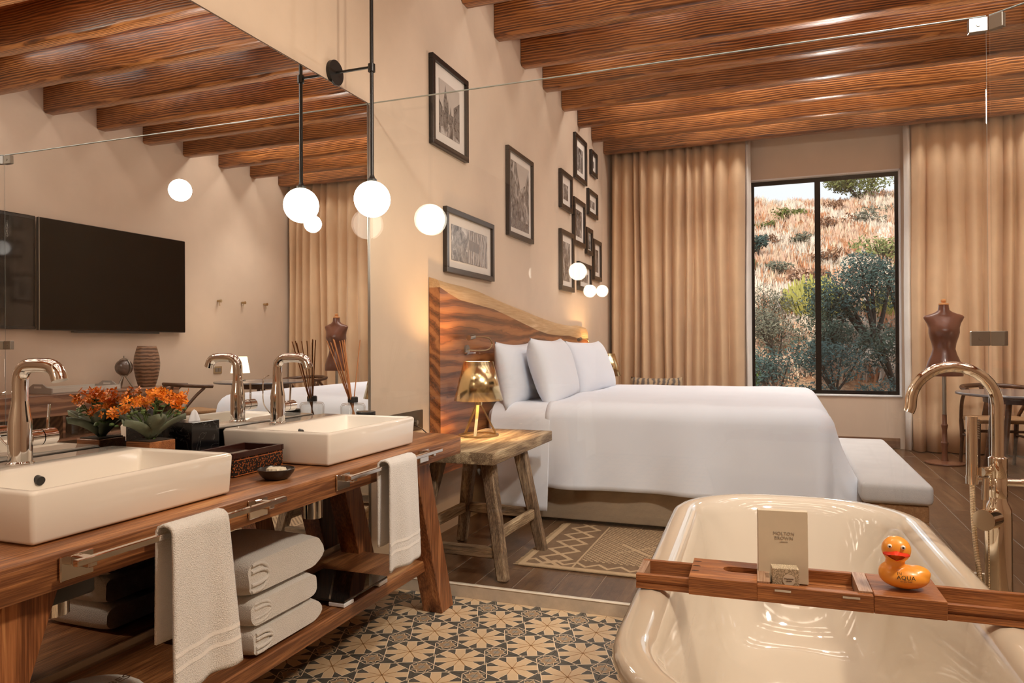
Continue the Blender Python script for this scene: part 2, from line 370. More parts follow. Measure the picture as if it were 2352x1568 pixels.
def rug_mat():
    # woven zigzag, lozenge and dot bands (flat weave)
    m, t, p = mat('rug_weave')
    sep = N(t, 'ShaderNodeSeparateXYZ', {0: N(t, 'ShaderNodeTexCoord').outputs['Object']})
    x, y = sep.outputs[0], sep.outputs[1]
    def mth(op, a, b=0.0, c=0.0): return N(t, 'ShaderNodeMath', {0: a, 1: b, 2: c}, operation=op).outputs[0]
    def pp(a, period): return mth('PINGPONG', a, period)
    # distance to the nearest edge band
    zig = mth('ABSOLUTE', mth('SUBTRACT', y, mth('ADD', pp(x, .055), .055)))
    zig1 = mth('LESS_THAN', zig, .012)
    zigx = mth('ABSOLUTE', mth('SUBTRACT', x, mth('ADD', pp(y, .075), .075)))
    zig2 = mth('MULTIPLY', mth('LESS_THAN', zigx, .016), mth('LESS_THAN', x, .27))
    zigx3 = mth('ABSOLUTE', mth('SUBTRACT', x, mth('ADD', pp(mth('ADD', y, .075), .075), .155)))
    zig3 = mth('MULTIPLY', mth('LESS_THAN', zigx3, .016), mth('LESS_THAN', x, .30))
    loz = mth('ABSOLUTE', mth('SUBTRACT', mth('ABSOLUTE', mth('SUBTRACT', y, .42)), pp(x, .085)))
    loz1 = mth('MULTIPLY', mth('LESS_THAN', loz, .010), mth('GREATER_THAN', x, .42))
    dots = mth('GREATER_THAN', mth('MULTIPLY', mth('SINE', mth('MULTIPLY', x, 210)), mth('SINE', mth('MULTIPLY', y, 210))), .1)
    inner = mth('MULTIPLY', mth('GREATER_THAN', x, .28), mth('GREATER_THAN', y, .15))
    dots = mth('MULTIPLY', dots, inner)
    edge = mth('LESS_THAN', mth('MINIMUM', x, y), .032)
    line = mth('COMPARE', y, .125, .006)
    line2 = mth('COMPARE', x, .272, .005)
    tot = mth('MAXIMUM', mth('MAXIMUM', zig1, zig2), mth('MAXIMUM', zig3, mth('MAXIMUM', loz1, dots)))
    tot = mth('MAXIMUM', tot, mth('MAXIMUM', edge, line2))
    col = N(t, 'ShaderNodeMix', {0: tot, 6: rgb((.175, .105, .055)), 7: rgb((.47, .33, .19))}, data_type='RGBA').outputs[2]
    t.links.new(col, p.inputs['Base Color']); p.inputs['Roughness'].default_value = .95
    w = N(t, 'ShaderNodeTexNoise', {'Vector': coords(t, (260, 260, 260), False), 'Scale': 1}).outputs[0]
    t.links.new(bump(t, w, .6, .004), p.inputs['Normal']); return m

# ------------------------------------------------------------------ room shell
F = .055            # bedroom floor level above the bathroom tiles
RX, YB, YF, ZC = 4.47, -1.5, 8.35, 3.60
struct('wall_left', MB().box(-.2, 0, YB-.2, YF+.25, -.1, ZC+.05), M_WALL)
struct('wall_right', MB().box(RX, RX+.2, YB-.2, YF+.25, -.1, ZC+.05), M_WALL)
struct('wall_back', MB().box(0, RX, YB-.2, YB, -.1, ZC+.05), M_WALL)
WX0, WX1, WZ0, WZ1 = 1.545, 3.02, .59, 2.945
wf = MB()
for b in ((0, WX0, -.1, ZC+.05), (WX1, RX, -.1, ZC+.05), (WX0, WX1, -.1, WZ0), (WX0, WX1, WZ1, ZC+.05)):
    wf.box(b[0], b[1], YF, YF+.25, b[2], b[3])
struct('wall_far', wf, M_WALL)
struct('hill_shade_mass', MB().box(-.2, RX+.2, YB-.2, YF+.25, ZC+.05, 7.0), M_WALL)  # unseen mass above the room, added this tall to shade the lower hillside
# window: white lined reveal, black frame, mullion, two panes
w1 = struct('window_1')
rv = MB()
rv.box(WX0-.001, WX0+.012, YF-.004, YF+.12, WZ0, WZ1); rv.box(WX1-.012, WX1+.001, YF-.004, YF+.12, WZ0, WZ1)
rv.box(WX0, WX1, YF-.004, YF+.12, WZ1-.012, WZ1+.001)
obj('reveal', rv, M_REVEAL, w1)
obj('sill', MB().box(WX0, WX1, YF-.012, YF+.12, WZ0-.004, WZ0+.014, .003), M_REVEAL, w1)
a0, a1, b0, b1 = WX0+.012, WX1-.012, WZ0+.014, WZ1-.012
MX = 2.235
fr = MB().box(a0, a0+.03, YF+.07, YF+.12, b0, b1).box(a1-.03, a1, YF+.07, YF+.12, b0, b1)
fr.box(a0+.03, a1-.03, YF+.07, YF+.12, b1-.038, b1).box(a0+.03, a1-.03, YF+.07, YF+.12, b0, b0+.038)
obj('frame', fr, M_WFRAME, w1)
obj('mullion', MB().box(MX-.028, MX+.028, YF+.065, YF+.12, b0+.038, b1-.038), M_WFRAME, w1)
obj('pane', MB().box(a0+.03, MX-.028, YF+.092, YF+.098, b0+.038, b1-.038), M_WGLASS, w1)
obj('pane', MB().box(MX+.028, a1-.03, YF+.092, YF+.098, b0+.038, b1-.038), M_WGLASS, w1)
struct('baseboard_far', MB().box(1.56, 3.0, YF-.016, YF-.001, F+.002, F+.11, .003), M_SKIRT)
struct('baseboard_right', MB().box(RX-.016, RX-.001, 3.2, YF-.05, F+.002, F+.11, .003), M_SKIRT)
# ceiling: brick vault boards between rustic beams
ce = struct('ceiling', MB().box(0, RX, YB, YF, ZC, ZC+.05), M_CEIL)
br = MB(); rb = random.Random(3)
yy = YB+.03
while yy < YF-.1:
    xx = .02 + rb.random()*.1
    while xx < RX-.3:
        br.box(xx, xx+.27, yy, yy+.125, ZC-.012-rb.random()*.006, ZC); xx += .285
    yy += .14
vb = obj('vault_brick', br, M_CEIL, ce, 0); vb['kind'] = 'stuff'
BEAMS = [4.646 + .5465*k for k in range(-11, 7)]
bm0 = None
for k, by in enumerate(BEAMS):
    rk = random.Random(100+k)
    g = MB(); n = 26
    # hewn section: slightly wavy arrises along the length
    L = []
    for i in range(n+1):
        x = .004 + (RX-.008)*i/n
        j = lambda s: (rk.random()-.5)*s
        y0, y1, z0, c = by+j(.005), by+.115+j(.005), 3.295+j(.006), .014+rk.random()*.006
        L.append([(x, y0, ZC-.013), (x, y0+j(.004), z0+c), (x, y0+c, z0), (x, y1-c, z0+j(.003)), (x, y1, z0+c), (x, y1, ZC-.013)])
    g.loops(L, True, True, True)
    o = obj('beam', g, M_BEAM, ce, 50)

# floors
fl = struct('floor')
obj('bath_base', MB().box(0, RX, YB, 2.995, -.1, -.006), M_GROUT, fl, 0)
obj('bedroom_base', MB().box(0, RX, 3.022, YF, -.1, F-.002), M_GROUT, fl, 0)
struct('trim_1', MB().box(0, RX, 2.995, 3.022, -.1, F-.001, .002), M_KERB)
struct('trim_2', MB().box(.008, RX, 2.993, 3.016, F-.001, F+.004, .0015), M_NOSE)
pw = .18; x = 2.886 - 16*pw - .002; rp = random.Random(5); col = 0
while x < RX:
    y = 3.03 - rp.random()*1.0
    while y < YF:
        xa, xb, ya, yb = max(x+.0015, .002), min(x+pw-.0015, RX-.002), max(y+.0015, 3.023), min(y+1.2-.0015, YF-.002)
        if xb-xa > .02 and yb-ya > .03:
            cx_, cy_ = (xa+xb)/2, (ya+yb)/2
            g = MB().box(xa-cx_, xb-cx_, ya-cy_, yb-cy_, -.012, 0, .001, 1)
            o = obj('plank', g, M_FLOOR, fl, 0, local=True); o.location = (cx_, cy_, F)
        y += 1.2
    x += pw
# patterned cement tiles
T = .2045
def clip(poly, h):
    for ax, sgn in ((0, 1), (0, -1), (1, 1), (1, -1)):
        out = []
        for i in range(len(poly)):
            a, b = poly[i], poly[(i+1) % len(poly)]
            da, db = h-sgn*a[ax], h-sgn*b[ax]
            if da >= 0: out.append(a)
            if (da >= 0) != (db >= 0):
                q = da/(da-db); out.append((a[0]+(b[0]-a[0])*q, a[1]+(b[1]-a[1])*q))
        poly = out
        if len(poly) < 3: return []
    return poly
def tile_mesh(star):
    g = MB(); h = T/2-.0006
    g.box(-h, h, -h, h, -.006, 0, 0, 1, 0)
    def P(poly, z, mi):
        q = clip([(a*T, b*T) for a, b in poly], h)
        if q: g.add([(a, b, z) for a, b in q], [tuple(range(len(q)))], mi)
    def seg(a, b, w, z, mi):
        dx, dy = b[0]-a[0], b[1]-a[1]; l = sqrt(dx*dx+dy*dy); nx, ny = -dy/l*w/2, dx/l*w/2
        P([(a[0]+nx, a[1]+ny), (a[0]-nx, a[1]-ny), (b[0]-nx, b[1]-ny), (b[0]+nx, b[1]+ny)], z, mi)
    def rot(p, an): return (p[0]*cos(an)-p[1]*sin(an), p[0]*sin(an)+p[1]*cos(an))
    for k in range(8):
        an = radians(22.5+45*k)
        pet = [(0, 0), (.205, .082), (.435, .080), (.435, -.080), (.205, -.082)]
        P([rot((p[0]*1.0+.012, p[1]*1.13) if p[0] else (0, 0), an) for p in pet], .00015, 1)
        P([rot(p, an) for p in pet], .0003, 2)
    for k in range(8):
        an = radians(22.5+45*k)
        seg(rot((.445, -.40), an), rot((.445, .40), an), .017, .0002, 1)
        e = radians(45*k); seg((0, 0), (cos(e)*.26, sin(e)*.26), .018 if k % 2 else .012, .0004, 5)
    for cx in (-.5, .5):
        for cyy in (-.5, .5):
            for rad, mi, z in ((.205, 1, .00035), (.185, 3, .0005), (.082, 4, .0006)):
                poly = [(cx+cos(pi*i/8+pi/8)*(rad if (i % 2) else rad*.64), cyy+sin(pi*i/8+pi/8)*(rad if (i % 2) else rad*.64)) for i in range(16)]
                P(poly, z, mi)
            for i in range(4):
                e = pi/4+i*pi/2
                P([(cx+cos(e)*.16+cos(e+q)*.03, cyy+sin(e)*.16+sin(e+q)*.03) for q in (0, 2.1, 4.2)], .0007, 0)
    return g
TM = [plain('tile_dark', (.085, .080, .066), .45, noise=.25, nscale=30), plain('tile_line', (.74, .60, .42), .45),
      plain('tile_petal', (.62, .455, .275), .45, noise=.10, nscale=18), plain('tile_star', (.36, .245, .14), .45), plain('tile_grey', (.30, .27, .215), .45), plain('tile_vein', (.33, .17, .06), .45)]
t0 = None; far = MB(); base_t = tile_mesh(None)
for i in range(-3, 20):
    for j in range(-21, 4):
        cx_, cy_ = .5545+T*i, 2.602+T*j
        if cx_ < .03 or cx_ > RX-.06 or cy_-T/2 > 2.98 or cy_ < YB+.08: continue
        big = cx_ < 2.0 and cy_ > .7
        if cy_+T/2 > 2.995:           # cut tiles along the kerb
            cutm = tile_mesh(None); lim = 2.994-cy_
            cutm.v = [(a, min(b, lim), c) for a, b, c in cutm.v]
            o = obj('tile', cutm, TM, fl, 0, local=True); o.location = (cx_, cy_, 0); continue
        if big:
            if t0 is None: o = t0 = obj('tile', base_t, TM, fl, 0, local=True)
            else: o = t0.copy(); C.objects.link(o)
            o.location = (cx_, cy_, 0)
        else:
            o_ = len(far.v); far.v += [(a+cx_, b+cy_, c) for a, b, c in base_t.v]
            far.f += [tuple(q+o_ for q in f) for f in base_t.f]; far.m += base_t.m
o = obj('tile_field', far, TM, fl, 0); o['kind'] = 'stuff'

w1text = [(1.836, 1.562), (2.690, 1.607)]
# ------------------------------------------------------------------ bathroom
MY0 = .63
mr = thing('mirror', 'large frameless wall mirror behind the two white basins', 'mirror', (0, 1.2, .26))
obj('mirror_glass', MB().box(.004, .012, MY0, 2.985, .264, 2.312, 0), M_MIRROR, mr, 0)
ed = MB().box(.002, .013, 2.985, 2.991, .26, 2.316).box(.002, .013, MY0, 2.985, 2.312, 2.316)
obj('edge_trim', ed, M_STEEL, mr, 0)
obj('bottom_rail', MB().box(.002, .016, MY0, 2.985, .245, .264), M_NOSE, mr, 0)
# wall edge profile where mirror meets the glass
gp = thing('glass_partition', 'tall clear fixed glass panel between bathroom and bedroom', 'glass panel', (1.28, 3.004, F))
obj('glass_pane', MB().box(.006, 2.559, 2.999, 3.009, F+.005, 2.314), M_GLASS, gp, 0)
obj('polished_edge', MB().box(.006, 2.559, 2.999, 3.009, 2.3141, 2.317).box(2.559, 2.5594, 2.999, 3.001, F+.005, 2.317), M_GEDGE, gp, 0)
obj('wall_channel', MB().box(.001, .006, 2.992, 3.018, F+.005, 2.314), M_STEEL, gp, 0)
dr = struct('door_1'); dr.location = (2.568, 3.004, 0); dr.rotation_euler = (0, 0, radians(-38)); ORIGIN[dr.name] = Vector()
obj('glass_pane', MB().box(.003, .82, -.005, .005, F+.012, 2.314), M_GLASS, dr, 0, local=True)
obj('polished_edge', MB().box(.003, .82, -.005, .005, 2.3141, 2.317), M_GEDGE, dr, 0, local=True)
for z in (2.285, 1.163, .30):
    h = obj('hinge', MB().box(-.064, -.004, -.012, .012, z-.026, z+.026, .002, 1).cyl((-.034, -.0125, z), (-.034, -.0145, z), .007, n=12), M_STEEL, dr, 35, local=True)
    h.rotation_euler = (0, 0, radians(38))
    obj('hinge_leaf', MB().box(.004, .05, -.012, .012, z-.026, z+.026, .002, 1), M_STEEL, dr, 35, local=True)

# vanity
va = thing('vanity', 'long reddish wooden washstand on splayed legs under the mirror', 'washstand', (.28, 1.78, 0))
top = [(.03, .62), (.548, .62), (.556, .8), (.558, 2.0), (.560, 2.84), (.548, 2.875), (.50, 2.925), (.40, 2.945), (.03, 2.95)]
obj('tabletop', MB().prism(top, 'z', .68, .75, bev=.004), M_VAN, va)
def leg(x0, x1, yt0, yt1, yb0, yb1):
    g = MB().bar([(x0, yb0, 0), (x1, yb0, 0), (x1, yb1, 0), (x0, yb1, 0)], [(x0, yt0, .68), (x1, yt0, .68), (x1, yt1, .68), (x0, yt1, .68)], .003)
    obj('leg', g, M_VANZ, va)
for x0, x1 in ((.408, .50), (.05, .142)):
    leg(x0, x1, 2.545, 2.66, 2.78, 2.895); leg(x0, x1, .93, 1.045, .69, .805)
obj('shelf', MB().box(.03, .455, .78, 2.735, .195, .245, .004, 1), M_VAN, va)
obj('crossbar', MB().box(.09, .46, 2.575, 2.63, .60, .66, .003, 1), M_VANZ, va)
obj('crossbar', MB().box(.09, .46, .965, 1.02, .60, .66, .003, 1), M_VANZ, va)
for ya, yb in ((.985, 1.60), (1.905, 2.545)):
    b = obj('towel_bar', MB().box(.608, .622, ya, yb, .733, .746, .0015, 1), M_CHROME, va)
    for q in (ya+.03, yb-.06):
        obj('bracket', MB().box(.559, .566, q-.022, q+.05, .695, .745, .002, 1).box(.566, .613, q, q+.02, .722, .742, .002, 1), M_CHROME, b)

def basin(y0, y1, label):
    t = thing('sink', label, 'sink', (.25, (y0+y1)/2, .75), 'rectangular countertop basins')
    x0, x1, z0, z1 = .032, .475, .752, .862
    O = lambda d, z: [(x0+d, y0+d, z), (x1-d, y0+d, z), (x1-d, y1-d, z), (x0+d, y1-d, z)]
    ix0, ix1, iy0, iy1 = .165, .455, y0+.022, y1-.022
    g = bmesh.new()
    def ring(p): return [g.verts.new(q) for q in p]
    A = ring(O(.006, z0)); B = ring(O(0, z1))
    I = ring([(ix0, iy0, z1), (ix1, iy0, z1), (ix1, iy1, z1), (ix0, iy1, z1)])
    D = ring([(ix0+.02, iy0+.03, z0+.035), (ix1-.03, iy0+.03, z0+.035), (ix1-.03, iy1-.03, z0+.035), (ix0+.02, iy1-.03, z0+.035)])
    g.faces.new(A[::-1]); g.faces.new(D)
    for a, b in ((A, B), (B, I), (I, D)):
        for i in range(4): g.faces.new([a[i], a[(i+1) % 4], b[(i+1) % 4], b[i]])
    es = [e for e in g.edges]
    bmesh.ops.bevel(g, geom=es, offset=.009, segments=3, profile=.5, affect='EDGES')
    obj('basin', MB().bm(g), M_CERAM, t, 40)
    yc = (y0+y1)/2
    o = obj('overflow', MB().cyl((.165, yc-.048, .829), (.1835, yc-.048, .825), .0112, n=20), M_BLACK, t)
    obj('drain', MB().lathe([(.001, .0), (.028, 0), (.03, .003), (.026, .006), (.001, .007)], (.30, yc, z0+.034)), M_CHROME, t)
    tr = obj('bottle_trap', MB().cyl((.24, yc-.06, .515), (.24, yc-.06, .635), .034, n=24).cyl((.24, yc-.06, .635), (.24, yc-.06, .68), .018, n=16).tube(spline([(.24, yc-.06, .60), (.16, yc-.03, .60), (.10, yc, .585), (.0, yc+.0, .585)], 5), .016, 12), M_CHROME, t)
    return t
basin(1.0, 1.563, 'white rectangular basin nearest the camera, left end of the washstand')
basin(2.0, 2.592, 'white rectangular basin at the far end of the washstand by the glass')
def faucet(y, label):
    t = thing('faucet', label, 'faucet', (.105, y, .862), 'tall chrome basin faucets')
    zb = .862
    body = MB().lathe([(.031, 0), (.031, .004), (.0265, .007), (.0265, .10), (.025, .112), (.0195, .145), (.0185, .155)], (.105, y, zb), 24)
    obj('body', body, M_CHROME, t)
    sp = spline([(.105, y, zb+.150), (.105, y, zb+.195), (.109, y, zb+.222), (.128, y, zb+.240), (.155, y, zb+.244), (.195, y, zb+.244), (.219, y, zb+.240), (.234, y, zb+.228), (.2425, y, zb+.207)], 5)
    obj('spout', MB().tube(sp, .0178, 18), M_CHROME, t)
    h = obj('handle', MB().cyl((.105, y+.02, zb+.06), (.105, y+.05, zb+.06), .020, n=20).cyl((.105, y+.052, zb+.06), (.105, y+.088, zb+.06), .0205, n=20), M_CHROME, t)
    obj('lever', MB().cyl((.105, y+.07, zb+.075), (.108, y+.073, zb+.142), .0036, n=8), M_CHROME, h)
    w = obj('pull_rod', MB().tube(spline([(.072, y+.0, zb+.035), (.06, y-.022, zb+.07), (.062, y-.03, zb+.12), (.066, y-.03, zb+.165), (.080, y-.016, zb+.178)], 5), .0022, 6), M_CHROME, t)
faucet(1.238, 'chrome faucet on the basin nearest the camera')
faucet(2.208, 'chrome faucet on the far basin by the glass')

# hand towels over the bars
def hand_towel(y0, y1, zf, zb, label, seed, narrow=0.0):
    t = thing('hand_towel', label, 'towel', (.615, (y0+y1)/2, .74), 'white hand towels on the washstand bars')
    r = random.Random(seed); ph = r.random()*6
    def fn(u, v):
        # v along the drape: front hem -> over the bar -> back hem
        y = y0 + (y1-y0)*u
        Lf, Lb, rr = .745-zf, .745-zb, .017
        arc = pi*rr; s = v*(Lf+arc+Lb)
        fold = .010*sin(u*7+ph)+.005*sin(u*15+ph*2)
        if s < Lf:
            k = s/Lf; z = zf + s; w = (1-k)
            x = .615+rr + (fold*.9+.012)*w + .006
            y += (u-.42)*.045*w - narrow*0
        elif s < Lf+arc:
            a = (s-Lf)/rr; x = .615+rr*cos(a)+.006*cos(a); z = .745+rr*sin(a)
        else:
            k = (s-Lf-arc)/Lb; z = .745-(s-Lf-arc); x = .615-rr-.006-fold*.3*k; x = max(x, .572)
        return (x, y, z)
    g = MB().grid(fn, 26, 60)
    o = obj('terry', g, M_TOWEL, t, 60)
    md = o.modifiers.new('thick', 'SOLIDIFY'); md.thickness = .007; md.offset = 0
    # woven border bands near the front hem
    def band(z0, z1):
        def f2(u, v):
            Lf = .745-zf; p = fn(u, ((z0+(z1-z0)*v)-zf)/(Lf+pi*.017+.745-zb)); return (p[0]+.0045, p[1], p[2])
        obj('woven_band', MB().grid(f2, 26, 3), M_BAND, t, 60)
    band(zf+.055, zf+.065); band(zf+.085, zf+.095)
hand_towel(1.195, 1.36, .40, .50, 'white hand towel on the nearer bar of the washstand', 1)
hand_towel(2.11, 2.295, .395, .47, 'white hand towel on the farther bar beside the right leg', 5)

# folded bath towels, stacked on the shelf
def folded(z0, h, y0, y1, x0, x1, label, seed):
    t = thing('bath_towel', label, 'towel', ((x0+x1)/2, (y0+y1)/2, z0), 'folded bath towels on the washstand shelf')
    r = random.Random(seed)
    L = []
    n = 12
    for i in range(n+1):
        x = x0 + (x1-x0)*i/n
        e = min(1, min(i, n-i)/1.5); sh = .85+.15*e
        ring = []
        H = h*(.90+.10*sin(pi*i/n))
        rl, rr_ = h*.30, h*.49
        sec = [(y0+rl-rl*sin(q), z0+h-rl+rl*cos(q)) for q in [pi/2*i_/4 for i_ in range(5)]] + [(y0+rl-rl*cos(q), z0+rl-rl*sin(q)) for q in [pi/2*i_/4 for i_ in range(5)]]
        sec += [(y0+rl+(y1-rr_-y0-rl)*q, z0) for q in (.33, .66)]
        sec += [(y1-rr_+rr_*sin(q), z0+h/2-h/2*cos(q)) for q in [pi*i_/9 for i_ in range(10)]]
        sec += [(y1-rr_-(y1-rr_-y0-rl)*q, z0+h) for q in (.33, .66)]
        for yy, zz in sec:
            zz = z0+h/2+(zz-z0-h/2)*sh*(.93+.07*sin(pi*i/n))
            if zz > z0+h/2: zz += .005*sin(yy*23+seed)*e
            ring.append((x + .004*sin(zz*90+seed), yy, max(z0+.0005, zz)))
        L.append(ring)
    obj('terry', MB().loops(L, True, True, True), M_TOWEL, t, 60)
    # the folded layers seen at the front end: a spiral lip
    zc = z0+h/2
    lip = MB()
    for s_, rr in ((1, .62), (0, .30)):
        pts = [(x1+.004, y0+.012, zc+h/2*rr), (x1+.005, y0+.05, zc+h/2*rr), (x1+.006, y0+.075, zc+h/2*rr*.6), (x1+.006, y0+.083, zc-.002), (x1+.006, y0+.075, zc-h/2*rr*.6), (x1+.005, y0+.05, zc-h/2*rr), (x1+.004, y0+.012, zc-h/2*rr)]
        lip.tube(spline([(a_-.0045, b_, c_) for a_, b_, c_ in pts], 4), .0052, 8)
    obj('fold_edge', lip, M_TOWEL, t, 60)
folded(.246, .085, 1.675, 2.00, .15, .443, 'folded white bath towel, bottom of the stack on the shelf', 1)
folded(.332, .088, 1.67, 1.985, .15, .440, 'folded white bath towel, middle of the stack on the shelf', 2)
folded(.421, .122, 1.655, 2.01, .14, .445, 'thick folded white bath towel, top of the stack on the shelf', 3)

sc_ = thing('bathroom_scale', 'flat dark glass bathroom scale with white corner feet on the shelf', 'scale', (.31, 2.26, .246))
obj('glass_plate', MB().box(.165, .455, 2.115, 2.405, .262, .270, .002, 1), plain('scale_glass', (.012, .011, .010), .04, spec=.6), sc_)
for a in (.205, .425):
    for b in (2.145, 2.375): obj('foot', MB().box(a-.036, a+.0305, b-.03, b+.03, .2465, .262, .003, 1), plain('scale_white', (.75, .76, .78), .4) if (a, b) == (.205, 2.145) else bpy.data.materials['scale_white'], sc_)
bag = thing('slipper_bag', 'white round cloth slipper bag with printed lettering on the shelf', 'bag', (.25, 1.31, .246))
obj('pouch', MB().ell((.25, 1.31, .268), (.13, .125, .034), 24, 12), M_BAND, bag, 60)
text('lettering', 'ROBES', .035, Matrix.Translation((.29, 1.33, .3045)) @ Matrix.Rotation(radians(75), 4, 'Z') @ Matrix.Rotation(radians(-8), 4, 'Y'), M_INKG, bag)
bx = thing('socket_box', 'small black box fixed under the washstand top', 'box', (.30, 1.24, .60))
obj('casing', MB().box(.25, .33, 1.10, 1.262, .565, .68, .008, 2), M_BLACK, bx)

# things on the washstand
sd = thing('soap_dish', 'small dark oval bowl holding soap, front of the washstand', 'soap dish', (.445, 1.775, .751))
obj('bowl', MB().lathe([(.002, 0), (.03, 0), (.04, .006), (.052, .022), (.0545, .031), (.0525, .032), (.048, .022), (.036, .010), (.002, .008)], (.445, 1.775, .751), 32), plain('bowl_dark', (.03, .022, .017), .3), sd)
so = thing('soap_bar', 'cream ribbed soap bar lying in the dark bowl', 'soap', (.445, 1.775, .762))
L = []
for z, q in ((0, .9), (.004, 1), (.018, 1), (.022, .92)):
    L.append([(.445+(.026+.0015*cos(14*a_))*q*cos(a_)*1.15, 1.775+(.026+.0015*cos(14*a_))*q*sin(a_), .762+z) for a_ in [2*pi*i/56 for i in range(56)]])
obj('cake', MB().loops(L, True, True, True), plain('soap_cream', (.82, .74, .58), .45), so, 50)
lb = thing('lacquer_tray', 'dark lacquered box with orange leaf pattern and mirrored top', 'box', (.235, 1.86, .751))
obj('box_body', MB().box(.155, .312, 1.742, 1.975, .751, .806, .002, 1), M_LACQ, lb)
rm = MB()
for b in ((.153, .314, 1.740, 1.752), (.153, .314, 1.965, 1.977), (.153, .165, 1.752, 1.965), (.302, .314, 1.752, 1.965)): rm.box(b[0], b[1], b[2], b[3], .806, .824, .0015, 1)
obj('rim', rm, plain('lacquer_rim', (.035, .010, .007), .2), lb)
obj('mirror_top', MB().box(.165, .302, 1.752, 1.965, .807, .811), M_MIRROR, lb)
ob = MB()
for z in (.7535, .800): ob.box(.3125, .3133, 1.747, 1.970, z, z+.0022)
obj('border_line', ob, plain('lacquer_orange', (.45, .13, .035), .3), lb)
tb = thing('tissue_box', 'black marble tissue box with a white tissue, beside the orange flowers', 'tissue box', (.10, 1.80, .751))
obj('box_body', MB().box(.055, .150, 1.745, 1.862, .751, .912, .0015, 1), M_MARBLE, tb)
def tf(u, v):
    a = 2*pi*u; r = .012*(1-v)**.5*(1+.35*sin(3*a)); return (.105+r*cos(a), 1.80+r*1.5*sin(a), .911+.038*v)
obj('tissue', MB().grid(tf, 24, 6), M_SHEET, tb, 60)

# kalanchoe in a square wooden pot
def kalanchoe(x, y, label, seed, s=1.0):
    t = thing('potted_flower', label, 'potted plant', (x, y, .751), 'orange kalanchoes between the basins')
    r = random.Random(seed); zt = .872; h = .047
    pot = MB().prism([(x-h, y-h), (x+h, y-h), (x+h, y+h), (x-h, y+h)], 'z', .751, zt, bev=.002, seg=1)
    obj('pot', pot, M_TEAK, t)
    obj('soil', MB().box(x-h+.006, x+h-.006, y-h+.006, y+h-.006, zt, zt+.003), plain('soil', (.04, .025, .015), 1), t)
    gl = plain('leaf_green', (.15, .18, .12), .55, noise=.35, nscale=25); gs = plain('stem_green', (.10, .16, .045), .6)
    def leaf(an, ln, wd, up, cup):
        M = Matrix.Translation((x+.012*cos(an), y+.012*sin(an), zt+.004)) @ Matrix.Rotation(an, 4, 'Z')
        def fn(u, v):
            q = u; w = wd*(sin(pi*min(1, q*.86+.10)))**.75*(v-.5)*2
            return (ln*q*cos(up*(1-.35*q)), w, ln*q*sin(up*(1-.35*q)) + cup*abs(v-.5)**1.5*2*wd)
        g = MB().grid(fn, 8, 6); g.v = [tuple(M @ Vector(p)) for p in g.v]
        o = obj('leaf', g, gl, t, 80); md = o.modifiers.new('t', 'SOLIDIFY'); md.thickness = .003
    for an, ln, wd, up in ((-2.5, .125, .034, .95), (-.35, .105, .03, 1.0), (.75, .10, .03, .9), (1.9, .11, .03, .85), (-1.35, .105, .032, .75), (3.0, .10, .03, 1.1), (-.9, .07, .022, 1.25), (2.4, .075, .022, 1.3)):
        leaf(an+r.uniform(-.15, .15), ln*s, wd*s, up, .8)
    fm = [plain('petal_orange', (1.0, .25, .012), .5, noise=.25, nscale=60), plain('petal_heart', (.95, .45, .03), .5)]
    for k in range(15):
        an = 2*pi*k/15*2.4+r.uniform(-.3, .3); rd = (.085 if k % 3 else .035)*s*r.uniform(.7, 1.15); zz = zt+(.122 if k % 2 else .135)*r.uniform(.80, 1.05)-(.045 if k in (4, 10) else 0)
        px, py = x+rd*cos(an), y+rd*sin(an)
        st = obj('stem', MB().tube(spline([(x+.008*cos(an), y+.008*sin(an), zt), (x+rd*.5*cos(an), y+rd*.5*sin(an), zt+.06), (px, py, zz-.012)], 4), .0019, 5), gs, t, 60)
        small = MB()
        for q in range(4):
            aa = r.random()*6.28; small.ell((px+.010*cos(aa), py+.010*sin(aa), zz-.022-r.random()*.02), (.007, .007, .0035), 6, 4)
        obj('bract', small, gs, st, 60)
        g = MB()
        for q in range(11):
            aa = r.random()*6.28; rr = r.random()**.5*.025; cx_, cy_, cz = px+rr*cos(aa), py+rr*sin(aa), zz+r.uniform(-.012, .012)
            sz = r.uniform(.010, .0145); nrm = Vector((r.uniform(-.8, 1.1), r.uniform(-1.2, .8), r.uniform(.1, 1))).normalized()
            ua = nrm.orthogonal().normalized(); ub = nrm.cross(ua); c0 = Vector((cx_, cy_, cz))
            for e in range(4):
                b = aa+e*pi/2; D = lambda w_, l_: tuple(c0 + (ua*cos(b+w_)+ub*sin(b+w_))*sz*l_ + nrm*.002*l_)
                g.add([tuple(c0), D(-.55, .62), D(0, 1), D(.55, .62)], [(0, 1, 2, 3)])
            g.ell((cx_, cy_, cz+.003), .0022, 5, 3, 1)
        obj('flower_head', g, fm, st, 0)
kalanchoe(.112, 1.625, 'orange kalanchoe in a square wooden pot beside the black marble box', 4)

